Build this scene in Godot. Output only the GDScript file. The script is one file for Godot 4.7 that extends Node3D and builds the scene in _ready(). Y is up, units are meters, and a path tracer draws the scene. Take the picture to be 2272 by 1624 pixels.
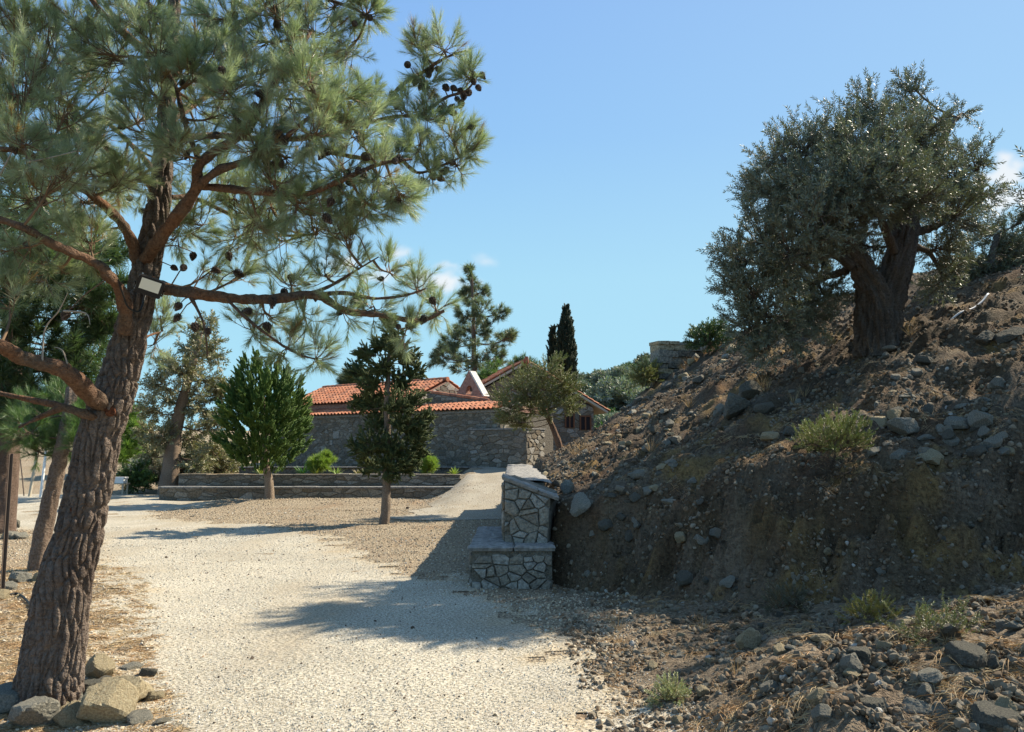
extends Node3D

# ---------------------------------------------------------------- camera model: pixels of a 2272 x 1624 view of the photograph
const F := 1767.0
const CX := 1136.0
const CY := 812.0
const EYE := 1.6
const TILT := 0.10356            # tan of the upward pitch
const SUN := Vector3(0.6486, 0.6626, -0.3745)

var rng := RandomNumberGenerator.new()
var nz := FastNoiseLite.new()     # general fractal noise
var cell := FastNoiseLite.new()   # bark plates
var used := {}
var M := {}                       # materials
var K := {}                       # shared meshes


func P(u: float, v: float, d: float) -> Vector3:   # the point d metres ahead that is seen at a pixel
	var th := atan(TILT)
	var x := (u - CX) / F
	var y := (CY - v) / F
	var w := Vector3(x, y * cos(th) + sin(th), -(cos(th) - y * sin(th)))
	var k := d / -w.z
	return Vector3(0, EYE, 0) + w * k


func numbered(called: String) -> String:
	if not used.has(called):
		used[called] = 0
		return called
	used[called] += 1
	return "%s_%03d" % [called, used[called]]


func tag(o: Node3D, label: String, category: String, group := "", kind := "") -> Node3D:
	if label: o.set_meta("label", label)
	if category: o.set_meta("category", category)
	if group: o.set_meta("group", group)
	if kind: o.set_meta("kind", kind)
	return o


func thing(called: String, at: Vector3, label: String, category: String, group := "") -> Node3D:
	var o := Node3D.new()
	o.name = numbered(called)
	add_child(o, true)
	o.position = at
	return tag(o, label, category, group)


func part(called: String, mesh: Mesh, m: Material, parent: Node3D, at := Vector3.ZERO) -> MeshInstance3D:
	var o := MeshInstance3D.new()
	o.name = called if parent != self else numbered(called)
	o.mesh = mesh
	o.material_override = m
	parent.add_child(o, true)
	o.position = at
	return o


func structure(called: String, mesh: Mesh, m: Material) -> MeshInstance3D:
	var o := part(called, mesh, m, self)
	o.set_meta("kind", "structure")
	return o


# ---------------------------------------------------------------- mesh builder
class MB:
	var v := PackedVector3Array()
	var i := PackedInt32Array()
	var c := PackedColorArray()
	var uv := PackedVector2Array()

	func quad(a: Vector3, b: Vector3, cc: Vector3, d: Vector3) -> void:
		var n := v.size()
		v.append(a); v.append(b); v.append(cc); v.append(d)
		i.append_array(PackedInt32Array([n, n + 1, n + 2, n, n + 2, n + 3]))

	func tri(a: Vector3, b: Vector3, cc: Vector3) -> void:
		var n := v.size()
		v.append(a); v.append(b); v.append(cc)
		i.append_array(PackedInt32Array([n, n + 1, n + 2]))

	func box(lo: Vector3, hi: Vector3, t := Transform3D()) -> void:
		var p := []
		for k in 8:
			p.append(t * Vector3(hi.x if k & 1 else lo.x, hi.y if k & 2 else lo.y, hi.z if k & 4 else lo.z))
		quad(p[0], p[2], p[3], p[1]); quad(p[4], p[5], p[7], p[6]); quad(p[0], p[1], p[5], p[4])
		quad(p[2], p[6], p[7], p[3]); quad(p[0], p[4], p[6], p[2]); quad(p[1], p[3], p[7], p[5])

	# a prism: polygon (in the plane of ax, ay) pushed out along an
	func prism(poly: PackedVector2Array, o: Vector3, ax: Vector3, ay: Vector3, an: Vector3) -> void:
		var n := poly.size()
		var tris := Geometry2D.triangulate_polygon(poly)
		for k in range(0, tris.size(), 3):
			var q := []
			for j in 3:
				q.append(o + ax * poly[tris[k + j]].x + ay * poly[tris[k + j]].y)
			tri(q[0], q[1], q[2])
			tri(q[0] + an, q[2] + an, q[1] + an)
		for k in n:
			var a := o + ax * poly[k].x + ay * poly[k].y
			var b := o + ax * poly[(k + 1) % n].x + ay * poly[(k + 1) % n].y
			quad(a, b, b + an, a + an)

	func tube(pts: Array, rad: Array, seg := 6, cap := true) -> void:
		var t: Vector3 = (pts[1] - pts[0]).normalized()
		var x := t.cross(Vector3(0.31, 0.22, 0.93)).normalized()
		var first := v.size()
		var n := pts.size()
		for k in n:
			var t2: Vector3 = (pts[mini(k + 1, n - 1)] - pts[maxi(k - 1, 0)]).normalized()
			x = (x - t2 * x.dot(t2)).normalized()
			var y := t2.cross(x)
			var p: Vector3 = pts[k]
			var r: float = rad[k]
			for j in seg:
				var a := TAU * j / seg
				v.append(p + (x * cos(a) + y * sin(a)) * r)
		for k in n - 1:
			for j in seg:
				var a := first + k * seg + j
				var b := first + k * seg + (j + 1) % seg
				i.append_array(PackedInt32Array([a, a + seg, b + seg, a, b + seg, b]))
		if cap:
			for e in 2:
				var q: int = first + (n - 1) * seg * e
				for j in range(1, seg - 1):
					i.append_array(PackedInt32Array([q, q + j, q + j + 1]))

	func mesh(smooth := false) -> ArrayMesh:
		var a := []
		a.resize(Mesh.ARRAY_MAX)
		if smooth:
			var nn := PackedVector3Array()
			nn.resize(v.size())
			for k in range(0, i.size(), 3):
				var i0 := i[k]
				var i1 := i[k + 1]
				var i2 := i[k + 2]
				var q := (v[i2] - v[i0]).cross(v[i1] - v[i0])
				nn[i0] += q; nn[i1] += q; nn[i2] += q
			for k in nn.size():
				nn[k] = nn[k].normalized()
			a[Mesh.ARRAY_NORMAL] = nn
		a[Mesh.ARRAY_VERTEX] = v
		a[Mesh.ARRAY_INDEX] = i
		if c.size() == v.size() and c.size(): a[Mesh.ARRAY_COLOR] = c
		if uv.size() == v.size() and uv.size(): a[Mesh.ARRAY_TEX_UV] = uv
		var m := ArrayMesh.new()
		m.add_surface_from_arrays(Mesh.PRIMITIVE_TRIANGLES, a)
		return m


func spline(pts: Array, steps: int) -> Array:     # Catmull-Rom through points
	var out := []
	var n := pts.size()
	for k in n - 1:
		for s in steps:
			out.append(pts[k].cubic_interpolate(pts[k + 1], pts[maxi(k - 1, 0)], pts[mini(k + 2, n - 1)], float(s) / steps))
	out.append(pts[n - 1])
	return out


func taper(r0: float, r1: float, n: int) -> Array:
	var out := []
	for k in n:
		out.append(lerpf(r0, r1, float(k) / (n - 1)))
	return out


func rnd3() -> Vector3:
	while true:
		var p := Vector3(rng.randf_range(-1, 1), rng.randf_range(-1, 1), rng.randf_range(-1, 1))
		var l := p.length()
		if l < 1.0 and l > 0.05:
			return p
	return Vector3.UP


# ---------------------------------------------------------------- materials
func ntex(freq: float, cols: Array, size := 512, oct := 5, type := FastNoiseLite.TYPE_SIMPLEX_SMOOTH, sd := 1, gain := 0.55) -> NoiseTexture2D:
	var n := FastNoiseLite.new()
	n.noise_type = type
	n.frequency = freq
	n.fractal_octaves = oct
	n.fractal_gain = gain
	n.seed = sd
	var t := NoiseTexture2D.new()
	t.width = size
	t.height = size
	t.seamless = true
	t.noise = n
	if cols.size():
		var g := Gradient.new()
		var off := PackedFloat32Array()
		var cc := PackedColorArray()
		for k in cols.size():
			off.append(cols[k][0])
			cc.append(cols[k][1])
		g.offsets = off
		g.colors = cc
		t.color_ramp = g
	return t


func L(r: float, g: float, b: float) -> Color:     # a linear base colour
	return Color(r, g, b).linear_to_srgb()


func mat(called: String, rough := 0.9, vertex := true) -> StandardMaterial3D:
	var m := StandardMaterial3D.new()
	m.resource_name = called
	m.roughness = rough
	m.metallic_specular = 0.35
	m.vertex_color_use_as_albedo = vertex
	M[called] = m
	return m


func tri_tex(m: StandardMaterial3D, t: Texture2D, scale: float, bump: Texture2D = null, cm := 0.0, world := true) -> void:
	m.albedo_texture = t
	m.uv1_triplanar = true
	m.uv1_world_triplanar = world
	m.uv1_scale = Vector3.ONE * scale
	if bump:
		m.heightmap_enabled = true
		m.heightmap_texture = bump
		m.heightmap_scale = cm


func materials() -> void:
	var fine := ntex(0.03, [], 512, 6, FastNoiseLite.TYPE_SIMPLEX_SMOOTH, 5, 0.7)
	var grey := ntex(0.02, [[0.2, Color(0.66, 0.66, 0.66)], [0.5, Color(0.9, 0.89, 0.88)], [0.8, Color(1, 1, 1)]], 512, 6, FastNoiseLite.TYPE_SIMPLEX_SMOOTH, 8, 0.72)
	var soil := ntex(0.03, [[0.2, Color(0.52, 0.50, 0.48)], [0.45, Color(0.80, 0.79, 0.78)], [0.6, Color(0.95, 0.94, 0.93)], [0.85, Color(1, 1, 1)]], 1024, 6, FastNoiseLite.TYPE_SIMPLEX, 18, 0.85)
	var m := mat("earth", 1.0)
	tri_tex(m, soil, 0.5, soil, 4.0)
	m = mat("gravel_bed", 1.0)
	tri_tex(m, ntex(0.06, [[0.25, Color(0.62, 0.61, 0.58)], [0.5, Color(0.9, 0.89, 0.86)], [0.7, Color(1, 1, 1)]], 1024, 4, FastNoiseLite.TYPE_SIMPLEX, 3, 0.8), 0.4, fine, 1.5)
	m = mat("pebble", 0.9)
	m = mat("rock_grey", 0.9, false)
	var rockt := ntex(0.012, [[0.15, Color(0.36, 0.36, 0.34)], [0.4, Color(0.52, 0.51, 0.47)], [0.62, Color(0.61, 0.59, 0.53)], [0.85, Color(0.74, 0.72, 0.65)]], 512, 6, FastNoiseLite.TYPE_SIMPLEX_SMOOTH, 12, 0.68)
	tri_tex(m, rockt, 1.6, fine, 2.0, false)
	m = mat("rock_tan", 0.9, false)
	tri_tex(m, ntex(0.012, [[0.15, Color(0.46, 0.41, 0.32)], [0.45, Color(0.66, 0.60, 0.48)], [0.7, Color(0.74, 0.69, 0.57)], [0.9, Color(0.80, 0.77, 0.67)]], 512, 6, FastNoiseLite.TYPE_SIMPLEX_SMOOTH, 14, 0.68), 1.6, fine, 2.0, false)
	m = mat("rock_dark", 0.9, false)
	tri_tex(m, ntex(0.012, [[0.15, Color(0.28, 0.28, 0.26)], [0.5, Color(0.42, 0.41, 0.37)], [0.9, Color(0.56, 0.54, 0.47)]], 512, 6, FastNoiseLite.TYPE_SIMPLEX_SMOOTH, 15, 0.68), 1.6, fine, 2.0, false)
	# masonry: four tones, shared by every wall
	for k in 5:
		m = mat("masonry_%d" % k, 0.95, false)
		m.albedo_color = [L(0.30, 0.27, 0.22), L(0.22, 0.20, 0.16), L(0.37, 0.34, 0.28), L(0.27, 0.225, 0.165), L(0.44, 0.42, 0.37)][k]
		tri_tex(m, grey, 1.3, fine, 2.0)
	m = mat("mortar", 1.0, false)
	m.albedo_color = L(0.21, 0.19, 0.155)
	tri_tex(m, grey, 0.9, fine, 2.0)
	m = mat("concrete", 0.95, false)
	m.albedo_color = L(0.33, 0.32, 0.30)
	tri_tex(m, grey, 0.8, fine, 1.0)
	m = mat("plaster_rose", 0.95, false)
	m.albedo_color = L(0.45, 0.26, 0.20)
	tri_tex(m, grey, 0.8, fine, 1.0)
	m = mat("sunlit_coping", 0.9, false)  # near-white that paints sunlight into the bell gable coping
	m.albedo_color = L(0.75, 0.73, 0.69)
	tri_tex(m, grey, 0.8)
	for k in 4:
		m = mat("tile_%d" % k, 0.85, false)
		m.albedo_color = [L(0.56, 0.225, 0.125), L(0.50, 0.19, 0.10), L(0.61, 0.27, 0.155), L(0.37, 0.165, 0.105)][k]
		tri_tex(m, grey, 0.7)
	m = mat("brown_wood", 0.7, false)
	m.albedo_color = L(0.16, 0.07, 0.035)
	m = mat("dark_glass", 0.1, false)
	m.albedo_color = L(0.02, 0.02, 0.025)
	# trees
	m = mat("bark", 0.95)
	tri_tex(m, ntex(0.02, [[0.2, Color(0.66, 0.62, 0.6)], [0.5, Color(0.9, 0.87, 0.85)], [0.8, Color(1, 1, 1)]], 512, 6, FastNoiseLite.TYPE_SIMPLEX_SMOOTH, 21, 0.75), 2.4, fine, 2.5)
	m = mat("twig", 0.9)
	m = mat("needles", 0.42)
	m.metallic_specular = 0.6
	m.backlight_enabled = true
	m.backlight = Color(0.86, 0.92, 0.76)
	m = mat("leaves", 0.5)
	m.metallic_specular = 0.5
	m.backlight_enabled = true
	m.backlight = Color(0.5, 0.6, 0.35)
	m = mat("olive_leaves", 0.5)
	m.metallic_specular = 0.5
	m.backlight_enabled = true
	m.backlight = Color(0.5, 0.54, 0.4)
	m = mat("scale_foliage", 0.6)
	m.backlight_enabled = true
	m.backlight = Color(0.35, 0.45, 0.2)
	m = mat("dry_grass", 0.8)
	m.backlight_enabled = true
	m.backlight = Color(0.5, 0.45, 0.3)
	m = mat("cone_scales", 0.75)
	# hardware
	m = mat("black_metal", 0.45, false)
	m.albedo_color = L(0.015, 0.015, 0.017)
	m = mat("lamp_panel", 0.25, false)
	m.albedo_color = L(0.80, 0.78, 0.66)
	m = mat("rusty_steel", 0.8, false)
	m.albedo_color = L(0.10, 0.075, 0.06)
	m = mat("white_plastic", 0.4, false)
	m.albedo_color = L(0.78, 0.78, 0.76)
	m = mat("black_rubber", 0.5, false)
	m.albedo_color = L(0.02, 0.02, 0.02)
	m = mat("pale_wood", 0.8, false)
	m.albedo_color = L(0.45, 0.40, 0.31)


# ---------------------------------------------------------------- shared small meshes
func ico(sub: int) -> Array:
	var t := (1.0 + sqrt(5.0)) / 2.0
	var v := []
	for p in [[-1, t, 0], [1, t, 0], [-1, -t, 0], [1, -t, 0], [0, -1, t], [0, 1, t], [0, -1, -t], [0, 1, -t], [t, 0, -1], [t, 0, 1], [-t, 0, -1], [-t, 0, 1]]:
		v.append(Vector3(p[0], p[1], p[2]).normalized())
	var f := [0, 11, 5, 0, 5, 1, 0, 1, 7, 0, 7, 10, 0, 10, 11, 1, 5, 9, 5, 11, 4, 11, 10, 2, 10, 7, 6, 7, 1, 8, 3, 9, 4, 3, 4, 2, 3, 2, 6, 3, 6, 8, 3, 8, 9, 4, 9, 5, 2, 4, 11, 6, 2, 10, 8, 6, 7, 9, 8, 1]
	for s in sub:
		var mid := {}
		var g := []
		for k in range(0, f.size(), 3):
			var q := []
			for e in 3:
				var a: int = f[k + e]
				var b: int = f[k + (e + 1) % 3]
				var key := Vector2i(mini(a, b), maxi(a, b))
				if not mid.has(key):
					mid[key] = v.size()
					v.append((v[a] + v[b]).normalized())
				q.append(mid[key])
			g.append_array([f[k], q[0], q[2], f[k + 1], q[1], q[0], f[k + 2], q[2], q[1], q[0], q[1], q[2]])
		f = g
	return [v, f]


func rock_mesh(sub: int, planes: int, rough: float, sd: int, squash := Vector3(1, 0.7, 0.85)) -> ArrayMesh:   # a lump cut by random planes
	rng.seed = sd
	var s := ico(sub)
	var cut := []
	for k in planes:
		cut.append([rnd3().normalized(), rng.randf_range(0.5, 0.82)])
	var mb := MB.new()
	for p in s[0]:
		var r := 1.0
		for q in cut:
			var d: float = p.dot(q[0])
			if d > 0.01: r = minf(r, q[1] / d)
		r *= 1.0 + rough * nz.get_noise_3dv(p * 180.0 + Vector3.ONE * sd * 37.0)
		mb.v.append(p * r * squash)
	for k in range(0, s[1].size(), 3):
		mb.i.append_array(PackedInt32Array([s[1][k], s[1][k + 2], s[1][k + 1]]))
	if sub < 2:
		return mb.mesh(false)
	# unshare the vertices so that facets stay crisp
	var m2 := MB.new()
	for k in mb.i:
		m2.v.append(mb.v[k])
		m2.i.append(m2.i.size())
	return m2.mesh(false)


func ribbon(mb: MB, a: Vector3, dir: Vector3, length: float, width: float, droop: float, col: Color, bends := 2) -> void:
	var side := dir.cross(rnd3()).normalized() * width * 0.5
	var n := mb.v.size()
	for k in bends + 1:
		var t := float(k) / bends
		var p := a + dir * length * t + Vector3(0, -droop * t * t * length, 0)
		var w := 1.0 - 0.75 * t * t
		mb.v.append(p - side * w)
		mb.v.append(p + side * w)
		mb.c.append(col); mb.c.append(col)
		if k:
			var q := n + 2 * k - 2
			mb.i.append_array(PackedInt32Array([q, q + 1, q + 3, q, q + 3, q + 2]))


func leaf(mb: MB, a: Vector3, dir: Vector3, up: Vector3, length: float, width: float, col: Color) -> void:
	var side := dir.cross(up).normalized() * width * 0.5
	var nn := side.cross(dir).normalized()
	var n := mb.v.size()
	var m := a + dir * length * 0.45 + nn * length * 0.04
	mb.v.append(a); mb.v.append(m - side + nn * width * 0.15); mb.v.append(a + dir * length); mb.v.append(m + side + nn * width * 0.15); mb.v.append(m)
	for k in 5: mb.c.append(col)
	mb.i.append_array(PackedInt32Array([n, n + 1, n + 4, n + 4, n + 1, n + 2, n, n + 4, n + 3, n + 4, n + 2, n + 3]))


func needle_tuft(sd: int, count: int, length: float, shoot: float, width: float, a0: float, a1: float) -> ArrayMesh:
	rng.seed = sd
	var mb := MB.new()
	for k in count:
		var t := pow(rng.randf(), 0.8)
		var a := deg_to_rad(lerpf(a1, a0, t) + rng.randf_range(-12, 12))
		var w := rng.randf() * TAU
		var dir := Vector3(sin(a) * cos(w), cos(a), sin(a) * sin(w))
		var g := rng.randf_range(0.75, 1.2)
		ribbon(mb, Vector3(0, t * shoot, 0), dir, length * rng.randf_range(0.7, 1.1), width, rng.randf_range(-0.1, 0.25), Color(g * rng.randf_range(0.9, 1.15), g, g * 0.95), 1)
	var n := mb.v.size()
	mb.tube([Vector3.ZERO, Vector3(0, shoot, 0)], [0.004, 0.002], 4)
	for k in mb.v.size() - n: mb.c.append(Color(1.1, 0.7, 0.9))
	return mb.mesh(true)


func needle_soup(sd: int, count: int, length: float, shoot: float, width: float, a0: float, a1: float) -> Array:     # a shoot as loose triangles: one slim triangle for each needle
	rng.seed = sd
	var v := PackedVector3Array()
	var c := PackedColorArray()
	for k in count:
		var t := pow(rng.randf(), 0.8)
		var a := deg_to_rad(lerpf(a1, a0, t) + rng.randf_range(-10, 10))
		var w := rng.randf() * TAU
		var dir := Vector3(sin(a) * cos(w), cos(a), sin(a) * sin(w))
		var side := dir.cross(rnd3()).normalized() * width * 0.5
		var b := Vector3(0, t * shoot, 0)
		var g := rng.randf_range(0.75, 1.25)
		v.append(b - side); v.append(b + side); v.append(b + dir * length * rng.randf_range(0.7, 1.1))
		for e in 3: c.append(Color(g * rng.randf_range(0.9, 1.15), g, g * 0.95))
	for k in 3:
		var x := Vector3(cos(k * 2.1), 0, sin(k * 2.1)) * 0.003
		var y := Vector3(cos(k * 2.1 + 2.1), 0, sin(k * 2.1 + 2.1)) * 0.003
		v.append(x); v.append(y); v.append(Vector3(0, shoot, 0))
		for e in 3: c.append(Color(0.85, 0.5, 0.55))
	return [v, c]


func leaf_spray(sd: int, count: int, length: float, width: float, stem: float, spread: float) -> ArrayMesh:
	rng.seed = sd
	var mb := MB.new()
	for k in count:
		var t := (k + rng.randf()) / count
		var w := k * 2.4 + rng.randf()
		var a := deg_to_rad(spread + rng.randf_range(-20, 20)) * (1.15 - 0.5 * t)
		var dir := Vector3(sin(a) * cos(w), cos(a), sin(a) * sin(w))
		var g := rng.randf_range(0.7, 1.3)
		leaf(mb, Vector3(0, t * stem, 0), dir, rnd3(), length * rng.randf_range(0.7, 1.15), width, Color(g, g, g))
	var n := mb.v.size()
	mb.tube([Vector3.ZERO, Vector3(0, stem, 0)], [0.0035, 0.0015], 3)
	for k in mb.v.size() - n: mb.c.append(Color(1.0, 0.7, 0.6))
	return mb.mesh(true)


func plume(sd: int, count: int, length: float, sprig: float) -> ArrayMesh:     # a spike of scale-leaved conifer foliage
	rng.seed = sd
	var mb := MB.new()
	for k in count:
		var t := (k + 0.5) / count
		var w := k * 2.4 + rng.randf()
		var a := deg_to_rad(lerpf(52, 12, t) + rng.randf_range(-10, 10))
		var dir := Vector3(sin(a) * cos(w), cos(a), sin(a) * sin(w))
		var b := Vector3(0, t * length, 0)
		var l := sprig * lerpf(1.1, 0.7, t) * rng.randf_range(0.7, 1.2)
		var x := dir.cross(Vector3(0.3, 0.1, 0.9)).normalized() * sprig * 0.11
		var y := dir.cross(x).normalized() * sprig * 0.11
		var g := rng.randf_range(0.75, 1.25)
		var n := mb.v.size()
		for q in [b + x, b - x * 0.5 + y * 0.87, b - x * 0.5 - y * 0.87]: mb.v.append(q)
		for q in [x, x * -0.5 + y * 0.87, x * -0.5 - y * 0.87]: mb.v.append(b + dir * l * 0.55 + q * 1.15)
		mb.v.append(b + dir * l)
		for q in 7: mb.c.append(Color(g, g, g * 0.95))
		for e in 3:
			var f := (e + 1) % 3
			mb.i.append_array(PackedInt32Array([n + e, n + 3 + e, n + 3 + f, n + e, n + 3 + f, n + f, n + 3 + e, n + 6, n + 3 + f]))
	return mb.mesh(true)


func cone_mesh() -> ArrayMesh:     # a pine cone: overlapping scales round an egg
	rng.seed = 77
	var mb := MB.new()
	var rows := 9
	for r in rows:
		var t := (r + 0.5) / rows
		var rad := 0.026 * sin(PI * (0.12 + 0.82 * pow(t, 0.8)))
		var n := maxi(4, int(rad / 0.026 * 9.0))
		for k in n:
			var a := TAU * (k + 0.5 * (r % 2)) / n + rng.randf() * 0.2
			var o := Vector3(cos(a), 0, sin(a))
			var s := Vector3(-sin(a), 0, cos(a))
			var b := Vector3(0, t * 0.075, 0)
			var inner := b + o * rad * 0.35 + Vector3(0, 0.006, 0)
			var outer := b + o * rad * 1.12
			var g := rng.randf_range(0.045, 0.10)
			var q := mb.v.size()
			for p in [inner - s * 0.004, inner + s * 0.004, outer + s * 0.0075, outer - s * 0.0075, outer + Vector3(0, -0.006, 0) + o * 0.001, inner - Vector3(0, 0.009, 0)]:
				mb.v.append(p)
				mb.c.append(Color(g * 1.35, g, g * 0.8))
			mb.i.append_array(PackedInt32Array([q, q + 2, q + 1, q, q + 3, q + 2, q + 3, q + 4, q + 2, q + 3, q + 5, q + 4, q + 4, q + 5, q + 2]))
	var n0 := mb.v.size()
	mb.tube([Vector3(0, 0.0, 0), Vector3(0, 0.02, 0), Vector3(0, 0.05, 0), Vector3(0, 0.076, 0)], [0.008, 0.015, 0.014, 0.003], 7)
	for k in mb.v.size() - n0: mb.c.append(Color(0.05, 0.035, 0.025))
	return mb.mesh(false)


func shared_meshes() -> void:
	K.rock = []
	for k in 8:
		K.rock.append(rock_mesh(3, 12 + k % 3 * 3, 0.07, 100 + k, [Vector3(1, 0.72, 0.85), Vector3(1, 0.5, 0.75), Vector3(0.9, 0.85, 0.8), Vector3(1, 0.38, 0.8)][k % 4]))
	K.stone = []
	for k in 4:
		K.stone.append(rock_mesh(1, 10, 0.16, 140 + k, [Vector3(1, 0.65, 0.8), Vector3(1, 0.5, 0.7), Vector3(0.9, 0.8, 0.9), Vector3(1, 0.4, 0.85)][k]))
	K.chip = []
	for k in 3:
		K.chip.append(rock_mesh(0, 4, 0.25, 150 + k, Vector3(1, 0.6, 0.8)))
	K.tuft = []
	for k in 4:
		K.tuft.append(needle_tuft(200 + k, 90, 0.105, 0.10, 0.0021, 22, 62))
	K.shoot = []
	for k in 6: K.shoot.append(needle_soup(260 + k, 64, 0.070, 0.085, 0.0019, 12, 58))
	K.far_tuft = [needle_tuft(210, 34, 0.15, 0.10, 0.011, 25, 75), needle_tuft(211, 34, 0.15, 0.10, 0.011, 25, 75)]
	K.olive = []
	for k in 4:
		K.olive.append(leaf_spray(220 + k, 18, 0.058, 0.013, 0.17, 55))
	K.leafy = []
	for k in 3:
		K.leafy.append(leaf_spray(230 + k, 18, 0.075, 0.024, 0.2, 60))
	K.small_leafy = [leaf_spray(240, 26, 0.03, 0.011, 0.16, 60), leaf_spray(241, 26, 0.03, 0.011, 0.16, 60)]
	K.plume = [plume(250, 60, 0.30, 0.10), plume(251, 60, 0.30, 0.10), plume(252, 50, 0.26, 0.10)]
	K.cone = cone_mesh()


# ---------------------------------------------------------------- copies
class Copies:
	var buf := PackedFloat32Array()
	var count := 0

	func put(b: Basis, o: Vector3, c: Color) -> void:
		buf.append_array(PackedFloat32Array([b.x.x, b.y.x, b.z.x, o.x, b.x.y, b.y.y, b.z.y, o.y, b.x.z, b.y.z, b.z.z, o.z, c.r, c.g, c.b, 1.0]))
		count += 1


func scatter(called: String, cp: Copies, mesh: Mesh, m: Material, parent: Node3D, at := Vector3.ZERO) -> MultiMeshInstance3D:
	var mm := MultiMesh.new()
	mm.transform_format = MultiMesh.TRANSFORM_3D
	mm.use_colors = true
	mm.mesh = mesh
	mm.instance_count = cp.count
	mm.buffer = cp.buf
	var o := MultiMeshInstance3D.new()
	o.name = called if parent != self else numbered(called)
	o.multimesh = mm
	o.material_override = m
	parent.add_child(o, true)
	o.position = at
	return o


func aim(dir: Vector3, s: float) -> Basis:     # y along dir, random roll
	var y := dir.normalized()
	var x := y.cross(rnd3()).normalized()
	return Basis(x, y, x.cross(y)) * s


func mixc(a: Color, b: Color, t: float) -> Color:
	return a.lerp(b, clampf(t, 0, 1))


# crown: each blob [centre, radius, fullness] gets a stem from the nearest limb point, branchlets and foliage tufts along them
func crown(tree: Node3D, at: Vector3, limbs: Array, blobs: Array, o: Dictionary) -> void:
	var tw := MB.new()
	var sets := []
	for k in o.meshes.size(): sets.append(Copies.new())
	var tips := []
	var bake: bool = o.get("bake", false)
	var soup := [PackedVector3Array(), PackedVector3Array(), PackedVector3Array(), PackedVector3Array(), PackedVector3Array()]
	var tint := [PackedColorArray(), PackedColorArray(), PackedColorArray(), PackedColorArray(), PackedColorArray()]
	for b in blobs:
		var cen: Vector3 = b[0] - at
		var r: float = b[1]
		var near: Vector3 = limbs[0][0]
		var best := 1e9
		for l in limbs:
			for p in l:
				var dd: float = p.distance_to(cen) + maxf(0.0, p.y - cen.y) * 0.5
				if dd < best:
					best = dd
					near = p
		var mid := near.lerp(cen, 0.5) + Vector3(0, -0.08 * best, 0) + rnd3() * best * 0.08
		var stem := spline([near, mid, cen], 3)
		var rs: float = o.get("stem", 0.012)
		tw.tube(stem, taper(rs, rs * 0.45, stem.size()), 5, false)
		var subs := maxi(3, int(o.subs * b[2]))
		for k in subs:
			var q := rnd3().normalized() * pow(rng.randf_range(0.25, 1.0), 0.6)
			q.y = q.y * o.get("flat", 1.0) + o.get("lift", 0.1)
			var tip := cen + q * r
			var from: Vector3 = stem[rng.randi_range(stem.size() / 2, stem.size() - 1)]
			var out: Vector3 = tip - from
			var l := out.length()
			var bend := Vector3(0, o.get("sag", -0.1) * l, 0)
			var path := [from, from + out * 0.5 + bend + rnd3() * l * 0.06, tip]
			tw.tube(path, [rs * 0.4, rs * 0.28, rs * 0.14], 3, false)
			var tone := rng.randf()
			var nt: int = maxi(1, int(round(o.per * rng.randf_range(0.7, 1.3))))
			for e in nt:
				var t: float = (1.0 - pow(rng.randf(), 1.2) * o.get("along", 0.55)) if e else 1.0
				var p: Vector3 = path[0].lerp(path[1], t * 2.0) if t < 0.5 else path[1].lerp(path[2], t * 2.0 - 1.0)
				var d: Vector3 = out.normalized() + rnd3() * o.get("loose", 0.6) + o.get("sweep", Vector3(0, 0.25, 0))
				var sc: float = rng.randf_range(o.smin, o.smax)
				var mixed := tone * 0.6 + rng.randf() * 0.4
				if bake:
					var lv := 4 if rng.randf() < o.get("dry", 0.0) else clampi(int(mixed * 4.0), 0, 3)
					var src: Array = o.meshes[rng.randi() % o.meshes.size()]
					soup[lv].append_array(Transform3D(aim(d, sc), p) * src[0])
					tint[lv].append_array(src[1])
					continue
				var col := mixc(o.col[0], o.col[1], mixed)
				if o.col.size() > 2 and rng.randf() < o.get("dry", 0.04): col = o.col[2]
				sets[rng.randi() % sets.size()].put(aim(d, sc), p, col)
			tips.append(tip)
	if o.get("twigs", true):
		for k in tw.v.size(): tw.c.append(o.get("bark", Color(0.12, 0.085, 0.06)))
		part("twigs", tw.mesh(true), M.twig, tree)
	for lv in 5:
		if soup[lv].is_empty(): continue
		var arr := []
		arr.resize(Mesh.ARRAY_MAX)
		arr[Mesh.ARRAY_VERTEX] = soup[lv]
		arr[Mesh.ARRAY_COLOR] = tint[lv]
		var am := ArrayMesh.new()
		am.add_surface_from_arrays(Mesh.PRIMITIVE_TRIANGLES, arr)
		var m: StandardMaterial3D = o.mat.duplicate()
		var lin: Color = o.col[2] if lv == 4 else mixc(o.col[0], o.col[1], lv / 3.0)
		m.albedo_color = lin.linear_to_srgb()
		part("crown", am, m, tree).set_meta("kind", "stuff")
	for k in sets.size():
		if sets[k].count:
			var c := scatter("crown", sets[k], o.meshes[k], o.mat, tree)
			c.set_meta("kind", "stuff")
	tree.set_meta("tips", tips)


func px(list: Array, d: float, far := 0.0, squeeze := 1.0) -> Array:     # blobs given as [u, v, radius in pixels, fullness] spread about depth d
	var out := []
	for b in list:
		var dd: float = d + rng.randf_range(-far, far)
		out.append([P(b[0], b[1], dd), b[2] / F * d * squeeze, b[3] if b.size() > 3 else 1.0])
	return out


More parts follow.
